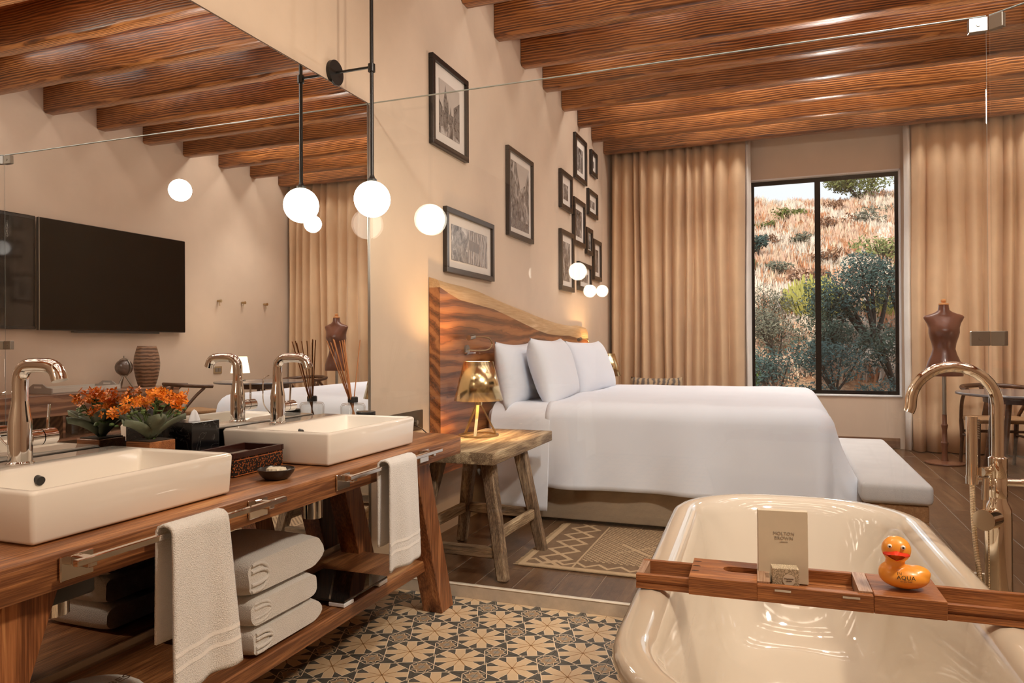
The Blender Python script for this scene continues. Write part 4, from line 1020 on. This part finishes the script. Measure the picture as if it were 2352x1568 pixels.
for k, (y0, y1, z0, z1, lab, bw, st) in enumerate(FRM):
    t = thing('picture_frame', lab, 'picture', (.002, (y0+y1)/2, (z0+z1)/2), 'black framed photographs on the headboard wall')
    fw = .032 if k < 3 else .042; d = .030
    g = MB().box(.001, d, y0, y1, z0, z0+fw, .002, 1).box(.001, d, y0, y1, z1-fw, z1, .002, 1).box(.001, d, y0, y0+fw, z0+fw, z1-fw, .002, 1).box(.001, d, y1-fw, y1, z0+fw, z1-fw, .002, 1)
    obj('frame', g, M_FRAME, t)
    obj('mount', MB().box(.002, .012, y0+fw, y1-fw, z0+fw, z1-fw), M_MATB, t, 0)
    ya, yb, za, zb = y0+fw+bw, y1-fw-bw, z0+fw+bw*.8, z1-fw-bw
    if k == 9: ya, yb, za, zb = y0+.10, y1-.055, z0+.06, z1-.06
    pr = obj('photo', MB().box(.0125, .0135, ya, yb, za, zb), photo('photo_%s' % st, k+1, .025, .55, 14 if k < 3 else 11, .6), t, 0)
    ink = M_INK; rk = random.Random(40+k); sk = MB()
    def bar(a, b, c, e, mi=0): sk.add([(.0137, a, c), (.0137, b, c), (.0137, b, e), (.0137, a, e)], [(0, 1, 2, 3)], mi)
    w_, h_ = yb-ya, zb-za
    if st == 'spire':
        sky = obj('photo_sky', MB().add([(.0136, ya, za+h_*.45), (.0136, yb, za+h_*.45), (.0136, yb, zb), (.0136, ya, zb)], [(0, 1, 2, 3)]), plain('photo_pale', (.50, .45, .40), .3), t, 0)
        for fx, tz, ww in ((.30, .95, .09), (.42, .74, .06), (.55, .62, .07)):
            yc = ya+w_*fx
            sk.add([(.0138, yc-w_*ww, za+h_*.25), (.0138, yc+w_*ww, za+h_*.25), (.0138, yc+w_*ww, za+h_*(tz-.32)), (.0138, yc, za+h_*tz), (.0138, yc-w_*ww, za+h_*(tz-.32))], [(0, 1, 2, 3, 4)])
        sk.add([(.0138, yb-w_*.30, za+h_*.1), (.0138, yb, za+h_*.02), (.0138, yb, za+h_*.78), (.0138, yb-w_*.30, za+h_*.62)], [(0, 1, 2, 3)])
        sk.add([(.0138, ya, za+h_*.1), (.0138, ya+w_*.16, za+h_*.15), (.0138, ya+w_*.16, za+h_*.5), (.0138, ya, za+h_*.62)], [(0, 1, 2, 3)])
        obj('photo_shape', sk, photo('photo_dark', 31, .015, .22, 40), t, 0)
    elif st == 'street':
        obj('photo_sky', MB().add([(.0136, ya+w_*.28, zb), (.0136, ya+w_*.50, za+h_*.62), (.0136, yb-w_*.22, za+h_*.72), (.0136, yb, zb)], [(0, 1, 2, 3)]), bpy.data.materials['photo_pale'], t, 0)
        for i in range(14): bar(ya+w_*(.05+.9*rk.random()), ya+w_*(.05+.9*rk.random())*.0+ya*0+0 or ya+w_*.5, 0, 0) if False else None
        for i in range(10):
            yc = ya+w_*(.04+.035*i) if i < 6 else yb-w_*(.04+.05*(i-6)); z_ = za+h_*(.40+.25*rk.random())
            bar(yc, yc+w_*.02, z_-h_*.12, z_+h_*.12)
        bar(ya, yb, za, za+h_*.14); obj('photo_shape', sk, bpy.data.materials['photo_dark'], t, 0)
    elif st == 'face':
        el = [(.0138, ya+w_*.24+w_*.17*cos(q), za+h_*.56+h_*.36*sin(q)) for q in [2*pi*i/28 for i in range(28)]]
        sk.add(el, [tuple(range(28))]); bar(ya+.005, ya+w_*.42, za+.004, za+h_*.34)
        obj('photo_shape', sk, photo('photo_mid', 52, .05, .36, 22), t, 0)
        pk = MB()
        for i in range(5): pk.add([(.0137, ya+w_*(.44+.11*i), za+.004), (.0137, ya+w_*(.535+.11*i), za+.004), (.0137, ya+w_*(.535+.11*i), zb-.004), (.0137, ya+w_*(.44+.11*i), zb-.004)], [(0, 1, 2, 3)])
        obj('photo_boards', pk, bands('photo_plank', (.22, .2, .19), (.46, .42, .39), 'Y', 9, .4, 4), t, 0)
        sg = MB().add([(.0140, ya+w_*.46, za+h_*.42), (.0140, ya+w_*.74, za+h_*.38), (.0140, ya+w_*.74, za+h_*.66), (.0140, ya+w_*.46, za+h_*.72)], [(0, 1, 2, 3)])
        obj('photo_board', sg, plain('photo_greyboard', (.20, .18, .17), .4), t, 0)
    else:
        yc = ya+w_*(.35+.3*rk.random())
        sk.add([(.0138, yc-w_*.14, za+h_*.12), (.0138, yc+w_*.14, za+h_*.12), (.0138, yc+w_*.10, za+h_*.62), (.0138, yc, za+h_*.84), (.0138, yc-w_*.11, za+h_*.6)], [(0, 1, 2, 3, 4)])
        obj('photo_shape', sk, bpy.data.materials['photo_dark'], t, 0)

# curtains
def curtain(x0, x1, label, seed, side):
    t = thing('curtain', label, 'curtain', ((x0+x1)/2, 8.14, F))
    r = random.Random(seed)
    K = []; x = 0.0
    while x < (x1-x0):
        w = r.uniform(.075, .19); K.append((x, w, r.uniform(.075, .15), r.uniform(-.01, .02))); x += w
    def fy(s, z):
        top = min(1, max(0, (3.36-z)/.5)); zz = (z-F)/3.3
        for (xs, w, a, o_) in K:
            if xs <= s <= xs+w+1e-6:
                q = (s-xs)/w; return o_*top + a*(.55+.45*top)*(sin(pi*q)**1.15)*(1 if True else 0) + .006*sin(z*2.1+xs*20)
        return 0
    nu = int((x1-x0)/.0085)
    def fn(u, v):
        s = u*(x1-x0); z = F+.012 + v*(3.40-F-.012)
        return (x0+s+.010*sin(z*1.3+s*9+seed), 8.185-fy(s, z), z)
    o = obj('drape', MB().grid(fn, nu, 14), M_CURT, t, 80)
    md = o.modifiers.new('t', 'SOLIDIFY'); md.thickness = .004; md.offset = -1
    xe = x1 if side > 0 else x0
    def fl_(u, v):
        z = F+.012 + v*(3.40-F-.012)
        return (xe + side*(.0+.062*u) + .004*sin(z*3), 8.195-.03*sin(pi*u*1.3), z)
    obj('lining', MB().grid(fl_, 8, 10), M_SHEER, t, 80).modifiers.new('t', 'SOLIDIFY').thickness = .003
curtain(.035, 1.50, 'tan pleated curtain left of the window, beside the headboard wall', 3, 1)
curtain(3.09, 4.43, 'tan pleated curtain right of the window, behind the dress form', 9, -1)

# mannequin (dress form)
mn = thing('dress_form', 'brown leather dress form on a turned wooden stand before the curtain', 'dress form', (3.235, 7.45, F))
rings = [(.846, .150, .095), (.86, .152, .098), (.92, .146, .100), (.98, .128, .092), (1.04, .103, .078), (1.09, .090, .070), (1.14, .098, .076), (1.19, .113, .092), (1.235, .122, .104), (1.28, .122, .096), (1.32, .135, .085), (1.352, .152, .070), (1.375, .163, .056), (1.392, .150, .050), (1.405, .110, .048), (1.42, .072, .046), (1.44, .046, .042), (1.475, .041, .040), (1.485, .040, .039)]
L = [[(3.235+a*cos(2*pi*k/36), 7.45+b*sin(2*pi*k/36)*(1 if sin(2*pi*k/36) > 0 else 1.1)-(.012 if 1.2 < z < 1.3 and sin(2*pi*k/36) < 0 else 0), z) for k in range(36)] for z, a, b in rings]
obj('torso', MB().loops(L, True, True, True), M_LEATHER, mn, 60)
obj('neck_cap', MB().lathe([(.040, 1.486), (.043, 1.49), (.041, 1.50), (.018, 1.505), (.016, 1.512), (.022, 1.522), (.020, 1.535), (.008, 1.542)], (3.235, 7.45, 0), 24), plain('neck_wood', (.55, .25, .09), .35), mn)
obj('pole', MB().cyl((3.235, 7.45, .50), (3.235, 7.45, .8455), .017, n=16), M_STEEL, mn)
obj('turned_post', MB().lathe([(.03, F+.028), (.026, .11), (.022, .20), (.030, .235), (.031, .245), (.022, .26), (.020, .36), (.027, .395), (.028, .405), (.019, .42), (.019, .498), (.010, .4995)], (3.235, 7.45, 0), 20), M_DWOOD, mn)
obj('base', MB().lathe([(.158, F+.001), (.162, F+.008), (.160, F+.016), (.12, F+.022), (.04, F+.0275)], (3.235, 7.45, 0), 36), M_DWOOD, mn)

# sideboard and what stands on it (mirror side)
sb = thing('sideboard', 'long wooden wall sideboard with open cubbies under the television', 'sideboard', (4.25, 4.3, .33))
obj('top_slab', MB().box(4.02, RX-.002, 3.2, 5.782, .552, .740, .004, 1), M_SIDE, sb)
obj('bottom_board', MB().box(4.06, RX-.002, 3.2, 5.76, .325, .352), M_SIDE, sb)
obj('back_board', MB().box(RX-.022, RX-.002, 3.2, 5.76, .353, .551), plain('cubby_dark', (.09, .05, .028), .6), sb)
for y in (3.2, 3.62, 4.06, 4.52, 4.97, 5.35, 5.735): obj('divider', MB().box(4.06, RX-.023, y, y+.025, .353, .551), M_SIDE, sb)
rb_ = random.Random(4)
for k, (y, h, rr) in enumerate(((4.62, .12, .035), (4.74, .10, .04), (4.86, .13, .03))):
    t = thing('drinking_glass', ['squat glass in the sideboard cubby, nearest the tray', 'middle glass in the sideboard cubby', 'tall glass in the sideboard cubby, toward the table'][k], 'glass', (4.2, y, .353), 'glasses in the sideboard')
    obj('tumbler', MB().lathe([(.002, 0), (rr*.8, 0), (rr, h), (rr-.003, h), (rr*.8-.003, .008), (.002, .006)], (4.2, y, .353), 20), M_GLASS, t)
tvv = thing('television', 'large flat black television on the wall above the sideboard', 'television', (4.43, 5.40, 1.8))
obj('screen', MB().box(4.402, 4.406, 4.562, 6.245, 1.312, 2.318), M_TV, tvv, 0)
obj('housing', MB().box(4.407, 4.44, 4.556, 6.25, 1.304, 2.324, .003, 1), plain('tv_case', (.01, .01, .01), .4), tvv)
obj('bezel_strip', MB().box(4.400, 4.4065, 4.5535, 4.5595, 1.305, 2.323), M_STEEL, tvv)
obj('wall_mount', MB().box(4.441, RX-.001, 5.2, 5.6, 1.6, 2.0), M_BLACK, tvv)
obj('sound_bar', MB().box(4.41, 4.45, 4.9, 5.9, 1.286, 1.303, .003, 1), M_BLACK, tvv)
dp = thing('glass_panel', 'dark glossy wall panel left of the television', 'wall panel', (4.45, 4.1, 1.8))
obj('panel', MB().box(4.438, 4.4675, 3.3, 4.548, 1.31, 2.33, .002, 1), M_TVG, dp)
pf = MB()
for z in (1.315, 2.300): pf.box(4.434, 4.438, 3.3, 4.548, z, z+.022)
obj('panel_edge', pf, M_BLACK, dp)
vs = thing('vase', 'tall ribbed brown wooden vase on the sideboard', 'vase', (4.25, 5.585, .741))
obj('vase_body', MB().lathe([(.002, 0), (.078, 0), (.082, .01), (.105, .09), (.121, .18), (.124, .235), (.117, .31), (.098, .385), (.087, .415), (.080, .415), (.09, .36), (.10, .2), (.002, .02)], (4.25, 5.585, .741), 36), M_VASE, vs, 60)
gb = thing('globe', 'small dark desk globe on a metal tripod on the sideboard', 'globe', (4.25, 5.31, .741))
obj('sphere', MB().ell((4.25, 5.31, .945), .082, 28, 18), plain('globe_dark', (.10, .065, .05), .2, noise=.8, nscale=11, coat=.5), gb, 60)
obj('meridian', MB().loops([[(4.25+(.088+q[0])*cos(2*pi*k/36), 5.31+q[1], .945+(.088+q[0])*sin(2*pi*k/36)) for k in range(36)] for q in ((0, -.004), (.005, -.004), (.005, .004), (0, .004), (0, -.004))]), M_STEEL, gb)
obj('finial', MB().cyl((4.25, 5.31, 1.035), (4.25, 5.31, 1.06), .006, n=10), M_STEEL, gb)
for k in range(3):
    a = 2*pi*k/3+.4; obj('leg', MB().cyl((4.25+.015*cos(a), 5.31+.015*sin(a), .855), (4.25+.085*cos(a), 5.31+.085*sin(a), .743), .007, .009, n=10), M_STEEL, gb)
tr_ = thing('serving_tray', 'grey wooden serving tray with cut-out handles on the sideboard', 'tray', (4.24, 4.75, .741))
GR = plain('tray_grey', (.36, .32, .28), .6)
obj('tray_base', MB().box(4.08, 4.42, 4.43, 5.13, .7415, .752), GR, tr_)
for x in (4.08, 4.408): obj('side', MB().box(x, x+.012, 4.442, 5.118, .7525, .79), plain('tray_side', (.62, .58, .5), .6) if x == 4.08 else bpy.data.materials['tray_side'], tr_)
for y in (4.43, 5.118):
    pts = [(4.08, .7525), (4.42, .7525), (4.42, .79), (4.36, .795), (4.31, .825), (4.19, .825), (4.14, .795), (4.08, .79)]
    e = obj('end', MB().prism(pts, 'y', y, y+.012), GR, tr_)
    obj('hand_hole', MB().box(4.205, 4.295, y-.0008, y+.0128, .79, .806), M_MATB, e)
for k, y in enumerate((6.81, 7.22, 7.63)):
    t = thing('coat_hook', ['small dark coat hook nearest the television', 'small dark coat hook, middle of three on the wall', 'small dark coat hook nearest the curtain'][k], 'hook', (RX-.03, y, 1.69), 'wall hooks')
    obj('peg', MB().cyl((RX-.001, y, 1.69), (RX-.05, y, 1.69), .013, n=14).cyl((RX-.05, y, 1.69), (RX-.058, y, 1.69), .018, n=14), M_BRASSD, t)
    obj('prong', MB().cyl((RX-.03, y, 1.682), (RX-.045, y-.008, 1.63), .006, .004, n=8), M_BRASSD, t)
sw = thing('switch_plate', 'small brass switch plate on the wall near the white lamp', 'switch', (RX, 6.80, .87))
obj('plate', MB().box(RX-.010, RX-.001, 6.74, 6.87, .825, .91, .002, 1), M_BRASSD, sw)
obj('rocker', MB().box(RX-.014, RX-.0105, 6.76, 6.80, .845, .89), M_STEEL, sw)
obj('rocker', MB().box(RX-.014, RX-.0105, 6.81, 6.85, .845, .89), M_STEEL, sw)

# table, lamp and two chairs at the far right
tt = thing('writing_table', 'thin-topped round table near the right curtain', 'table', (3.66, 6.60, F))
obj('tabletop', MB().lathe([(.01, .737), (.49, .737), (.50, .742), (.50, .753), (.495, .757), (.01, .757)], (3.66, 6.60, 0), 48), plain('table_grey', (.16, .15, .15), .15), tt)
for k in range(4):
    a = pi/4+k*pi/2; obj('leg', MB().cyl((3.66+.36*cos(a), 6.60+.36*sin(a), F+.001), (3.66+.26*cos(a), 6.60+.26*sin(a), .7365), .016, .022, n=14), M_CHAIR, tt)
obj('apron', MB().lathe([(.30, .68), (.31, .68), (.31, .736), (.30, .736)], (3.66, 6.60, 0), 40), M_CHAIR, tt)
tl = thing('small_lamp', 'small lit white shaded lamp on the table by the wall', 'table lamp', (3.95, 6.60, .758))
obj('foot', MB().lathe([(.06, 0), (.062, .008), (.012, .014), (.010, .12)], (3.95, 6.60, .758), 24), M_BLACK, tl)
obj('lamp_shade', MB().lathe([(.105, .085), (.075, .27)], (3.95, 6.60, .758), 32, caps=False), M_SHADEW, tl, 60)
l = bpy.data.lights.new('shade_light', 'POINT'); l.energy = 6; l.color = (1, .82, .6); l.shadow_soft_size = .05
lo = bpy.data.objects.new('shade_light', l); C.objects.link(lo); lo.parent = tl; lo.location = (0, 0, .20)
def chair(loc, rz, label):
    t = thing('dining_chair', label, 'chair', loc, 'dark wooden chairs with curved top rails', rz)
    P = lambda n, g, m_=M_CHAIR, sm=60: obj(n, g, m_, t, sm, local=True)
    h = -F
    P('seat', MB().prism([(-.25, -.21), (.25, -.21), (.22, .21), (-.22, .21)], 'z', .405+h+F, .44+h+F, bev=.008), plain('cord_seat', (.36, .20, .09), .8, noise=.25, nscale=40, bmp=.5, bscale=120))
    for s in (-1, 1):
        P('leg', MB().cyl((s*.235, -.20, .001), (s*.225, -.185, .402), .014, .018, n=12))
        P('leg', MB().tube(spline([(s*.215, .24, .001), (s*.215, .20, .25), (s*.225, .19, .42), (s*.255, .08, .58), (s*.262, -.02, .672)], 5), [.014]*5+[.018]*5+[.015]*11, 12))
        P('stretcher', MB().cyl((s*.23, -.18, .27), (s*.213, .18, .27), .010, n=10))
    P('stretcher', MB().cyl((-.215, -.19, .34), (.215, -.19, .34), .011, n=10)); P('stretcher', MB().cyl((-.2, .205, .30), (.2, .205, .30), .011, n=10))
    P('top_rail', MB().tube(spline([(-.275, -.10, .683), (-.27, .03, .69), (-.22, .155, .70), (-.11, .225, .707), (0, .245, .71), (.11, .225, .707), (.22, .155, .70), (.27, .03, .69), (.275, -.10, .683)], 5), .0165, 12, flat=1.3))
    P('back_splat', MB().prism([(-.05, .43), (.05, .43), (.028, .56), (.075, .70), (.045, .70), (0, .60), (-.045, .70), (-.075, .70), (-.028, .56)], 'y', .205, .220), M_CHAIR)
    return t
c1 = chair((3.92, 5.83, F), radians(200), 'dark wooden chair with a curved rail beside the end of the sideboard')
dup(c1, (3.62, 7.32, F), 'dark wooden chair with a woven seat behind the dress form table', radians(8))

# armchair beyond the bed, only its cushion and arm show
ac = thing('armchair', 'low wooden armchair beyond the bed against the curtain', 'armchair', (.85, 7.62, F))
obj('seat', MB().box(.42, 1.25, 7.35, 7.92, .36, .48, .03, 3), M_BENCH, ac)
for x in (.40, 1.22): obj('arm', MB().box(x, x+.055, 7.32, 7.95, .655, .70, .012, 2), M_DWOOD, ac)
for x in (.405, 1.225):
    for y in (7.33, 7.89): obj('leg', MB().box(x, x+.045, y, y+.05, F+.001, .654, .006, 1), M_DWOOD, ac)
cu_ = thing('cushion', 'patterned cushion standing on the armchair beyond the bed', 'cushion', (.62, 7.66, .635))
def cf(sg):
    def fn(u, v):
        p, q = u*2-1, v*2-1; e = (max(0, 1-p**4)*max(0, 1-q**4))**.6
        return (p*.27, sg*.07*e, q*.15*(1+.10*abs(p)**3))
    return fn
obj('cover', MB().grid(cf(1), 16, 16).grid(cf(-1), 16, 16), M_CUSH, cu_, 80, local=True)
# ------------------------------------------------------------------ outside: the hillside seen through the window
def gz(x, y):
    s = max(0, y-18); z = -2 + .305*s
    if s <= 0: z = -2
    z += .25*sin(x*.5+y*.21)+.18*sin(x*1.3-y*.6)+.1*sin(x*2.7+y*1.9)
    return z - max(0, y-70)*.36
def hill_mat():
    m, t, p = mat('hill_soil')
    v = coords(t, (.35, .35, .35), False)
    a = N(t, 'ShaderNodeTexNoise', {'Vector': v, 'Scale': 1, 'Detail': 8, 'Roughness': .72}).outputs[0]
    c1 = ramp(t, a, [(.32, (.30, .13, .055)), (.44, (.47, .255, .14)), (.54, (.60, .42, .30)), (.66, (.36, .31, .20))])
    v2 = coords(t, (9, 9, 9), False)
    b = N(t, 'ShaderNodeTexNoise', {'Vector': v2, 'Scale': 1, 'Detail': 5}).outputs[0]
    c = N(t, 'ShaderNodeMix', {0: .5, 6: c1, 7: ramp(t, b, [(.35, (.22, .13, .07)), (.62, (.75, .6, .45))])}, data_type='RGBA', blend_type='OVERLAY').outputs[2]
    t.links.new(c, p.inputs['Base Color']); p.inputs['Roughness'].default_value = .95
    t.links.new(bump(t, b, .8, .1), p.inputs['Normal']); return m
hl = struct('hill', MB().grid(lambda u, v: (lambda x, y: (x, y, gz(x, y)))(-14+40*u, 9.2+u*0+86*v), 120, 200), hill_mat(), 60)
rt = random.Random(11)
def tufts(name, n, cols, hmin, hmax, label, seed, ylo=24, yhi=76):
    r = random.Random(seed); g = MB()
    for k in range(n):
        y = ylo+(yhi-ylo)*r.random()**1.15; x = 1.87+y*r.uniform(-.10, .20)
        z = gz(x, y); h = r.uniform(hmin, hmax)*(.7+.3*y/50)
        mi = min(len(cols)-1, int(abs(sin(x*.9+y*.37)*.5+.5+r.uniform(-.35, .35))*len(cols)))
        mi = max(0, mi)
        for b in range(5):
            a = r.random()*6.28; w = h*.13; dx, dy = cos(a), sin(a); l = r.uniform(.15, .6)*h
            bx, by = x+dx*h*.15, y+dy*h*.15
            g.add([(bx-dy*w, by+dx*w, z-.05), (bx+dy*w, by-dx*w, z-.05), (bx+dx*l, by+dy*l, z+h)], [(0, 1, 2)], mi)
    o = obj(name, g, cols, None, 0); o['kind'] = 'stuff'; tag(o, label, 'grass'); return o
tufts('dry_grass', 11000, [plain('grass_pink', (.70, .50, .39), .95), plain('grass_straw', (.76, .61, .46), .95), plain('grass_rust', (.58, .29, .16), .95), plain('grass_grey', (.55, .49, .42), .95), plain('grass_white', (.85, .74, .64), .95)], .22, .55, 'dry pinkish grass covering the hillside outside', 21)

def shrub(x, y, w, h, n, col, label, cat='shrub', seed=1, leafs=.07, flat=.8, name='shrub', stem=True, squash=1.0):
    z0 = gz(x, y)-.08; r = random.Random(seed)
    t = thing(name, label, cat, (x, y, z0))
    mt = bpy.data.materials.get(col[0]) or plain(col[0], col[1], .8, noise=.45, nscale=1.4)
    lobes = [(r.uniform(-.5, .5)*w, r.uniform(-.4, .4)*w, h*r.uniform(.45, .85), r.uniform(.26, .42)*w) for _ in range(6)] + [(0, 0, h*.62, .42*w)]
    g = MB()
    for k in range(n):
        lx, ly, lz, lr = r.choice(lobes)
        while True:
            p = Vector((r.uniform(-1, 1), r.uniform(-1, 1), r.uniform(-1, 1)))
            if .35 < p.length < 1: break
        c_ = Vector((lx, ly, lz)) + Vector((p.x*lr, p.y*lr, p.z*lr*flat*min(1, h/w*1.2)))
        if c_.z < .02: c_.z = abs(c_.z)+.02
        s = leafs*r.uniform(.6, 1.5); a = Vector((r.uniform(-1, 1), r.uniform(-1, 1), r.uniform(-.6, 1))).normalized(); b = a.orthogonal().normalized()
        g.add([tuple(c_-a*s), tuple(c_+b*s*.45), tuple(c_+a*s), tuple(c_-b*s*.45)], [(0, 1, 2, 3)])
    obj('foliage', g, mt, t, 0, local=True)
    if stem:
        s_ = MB(); bw = bpy.data.materials.get('bark') or plain('bark', (.045, .034, .026), .9)
        for k in range(6):
            lx, ly, lz, lr = lobes[k]; s_.tube(spline([(r.uniform(-.05, .05)*w, r.uniform(-.05, .05)*w, 0), (lx*.45, ly*.45, lz*.5), (lx, ly, lz+lr*.3)], 4), [.03*h, .028*h, .026*h, .023*h, .02*h, .017*h, .013*h, .009*h, .006*h], 6)
        obj('stem', s_, bw, t, 60, local=True)
    return t
def euphorbia(x, y, w, h, n, col, label, seed):
    z0 = gz(x, y)-.05; r = random.Random(seed)
    t = thing('euphorbia', label, 'cactus', (x, y, z0))
    mt = bpy.data.materials.get(col[0]) or plain(col[0], col[1], .7, noise=.2, nscale=2)
    g = MB()
    for k in range(n):
        a = r.random()*6.28; rd = w*.5*r.random()**.5; tx, ty__ = rd*cos(a), rd*sin(a)
        tz = h*(1-.45*(rd/(w*.5))**2)*r.uniform(.82, 1.05)
        g.tube(spline([(tx*.12, ty__*.12, 0), (tx*.75, ty__*.75, tz*.42), (tx, ty__, tz)], 3), [.035*h/1.5]*5+[.03*h/1.5, .02*h/1.5], 5)
    obj('branches', g, mt, t, 60, local=True); return t
G1, G2, G3, G4, G5 = ('leaf_olive', (.15, .17, .045)), ('leaf_blue', (.05, .09, .08)), ('leaf_dark', (.05, .075, .05)), ('leaf_grey', (.17, .17, .12)), ('leaf_rust', (.24, .12, .065))
shrub(8.15, 68, 3.7, 2.3, 2600, G1, 'large round green tree on the crest of the hill', 'tree', 1, .14, 1.0, 'hill_tree')
shrub(11.9, 68, 1.6, 2.2, 300, ('leaf_yellow', (.24, .20, .07)), 'small yellowish bush on the crest beside the curtain', 'shrub', 2, .18)
euphorbia(3.55, 73, 1.2, 1.5, 20, ('cactus_far', (.11, .15, .09)), 'small dark candelabra cactus on the skyline', 3)
shrub(2.6, 58, 1.9, 1.0, 260, G1, 'low olive bush in the upper grass, left pane', 'shrub', 4, .14)
shrub(.95, 57, 1.2, .7, 180, G1, 'smaller low olive bush at the left edge of the upper grass', 'shrub', 5, .12)
shrub(.45, 44, 1.1, 1.9, 400, G2, 'dark bush half hidden by the left curtain', 'shrub', 6, .13)
euphorbia(.25, 39, 1.0, 1.2, 40, ('cactus_dark', (.13, .16, .07)), 'dark cactus low at the left edge of the window', 7)
euphorbia(3.05, 31.0, 2.7, 2.0, 210, ('cactus_yellow', (.42, .40, .11)), 'big yellow-green pencil cactus behind the window mullion', 8)
shrub(6.85, 42, 2.2, 1.5, 380, ('leaf_lime', (.23, .25, .09)), 'light green bush halfway up the slope at the right pane', 'shrub', 9, .13)
shrub(7.2, 36, 1.8, 1.9, 420, G1, 'olive bush above the dark thicket, right pane', 'shrub', 10, .12)
euphorbia(5.35, 30.5, 1.5, 1.2, 70, ('cactus_yellow', (.42, .40, .11)), 'smaller yellow-green cactus above the dark thicket', 11)
shrub(4.75, 26.5, 2.7, 3.5, 5200, G2, 'tall blue-green thicket bush filling the right pane', 'shrub', 12, .055)
shrub(3.55, 26.4, 1.4, 2.2, 1800, G3, 'dark bush just right of the mullion', 'shrub', 13, .05)
shrub(1.75, 26.6, 2.0, 2.0, 2600, G4, 'grey-green bush low in the left pane', 'shrub', 14, .05)
shrub(2.75, 25.0, 1.6, 1.7, 2000, G3, 'dark low bush in front of the grey-green one', 'shrub', 15, .05)
euphorbia(.78, 23.2, 1.0, 1.7, 60, ('cactus_green', (.16, .27, .09)), 'bright green cactus at the bottom left corner of the window', 16)
shrub(1.2, 29.5, 2.0, 1.5, 1300, G4, 'pale scrubby bush above the grey-green one, left pane', 'shrub', 17, .05)
shrub(5.0, 23.6, 2.0, 1.9, 2000, G3, 'dark bush at the bottom right of the window', 'shrub', 18, .05)
shrub(1.7, 23.4, 2.2, 1.5, 2000, G2, 'low bluish bush along the bottom of the left pane', 'shrub', 19, .05)
shrub(3.3, 23.0, 1.9, 1.5, 2000, G2, 'low bluish bush at the foot of the mullion', 'shrub', 20, .05)
shrub(5.9, 27.5, 1.8, 3.6, 2200, G3, 'tall dark bush half hidden by the right curtain', 'shrub', 23, .055)
for k, (x, y, h) in enumerate(((1.15, 21.4, .9), (2.3, 21.6, 1.0), (3.4, 21.3, .9), (4.5, 21.8, 1.1))):
    shrub(x, y, 1.5, h, 1300, (G3, G2)[k % 2], ['lowest dark bush along the window sill, beside the left curtain', 'lowest bluish bush along the sill, middle of the left pane', 'lowest dark bush along the sill, right of the mullion', 'lowest bluish bush along the sill, beside the right curtain'][k], 'shrub', 90+k, .045)
r_ = random.Random(77)
for k, (x, y, w, h) in enumerate(((1.2, 50, 1.3, .8), (3.2, 49, 1.6, .8), (5.2, 52, 1.7, .9), (7.4, 53, 1.6, .9), (4.5, 44, 1.5, .8), (1.6, 40, 1.3, .8), (3.0, 36.5, 1.5, .8), (8.6, 60, 2.0, 1.0), (5.6, 62, 1.6, .8))):
    shrub(x, y, w, h, 240, (G5, G4)[k % 2], ['rust brown scrub left of centre, upper slope', 'grey scrub near the mullion, upper slope', 'rust brown scrub right of the mullion, upper slope', 'grey scrub beside the right curtain, upper slope', 'rust brown scrub in mid slope, right of the mullion', 'grey scrub in mid slope, left pane', 'rust brown scrub just above the big yellow cactus', 'grey scrub below the crest tree', 'rust brown scrub below the skyline, right pane'][k], 'shrub', 60+k, .11)

for k, (x, z) in enumerate(w1text):
    text('safety_mark', 'A', .06, Matrix.Translation((x, YF+.0905, z)) @ Matrix.Rotation(radians(90), 4, 'X'), M_REVEAL, bpy.data.objects['window_1'])
# lettering as plain meshes
bpy.context.view_layer.update(); dg_ = bpy.context.evaluated_depsgraph_get()
for o in [o for o in bpy.data.objects if o.type == 'FONT']:
    me = bpy.data.meshes.new_from_object(o.evaluated_get(dg_)); nm, pa, mt = o.name, o.parent, o.matrix_local.copy()
    cu = o.data; bpy.data.objects.remove(o); bpy.data.curves.remove(cu)
    n_ = bpy.data.objects.new(nm, me); C.objects.link(n_); n_.parent = pa; n_.matrix_local = mt
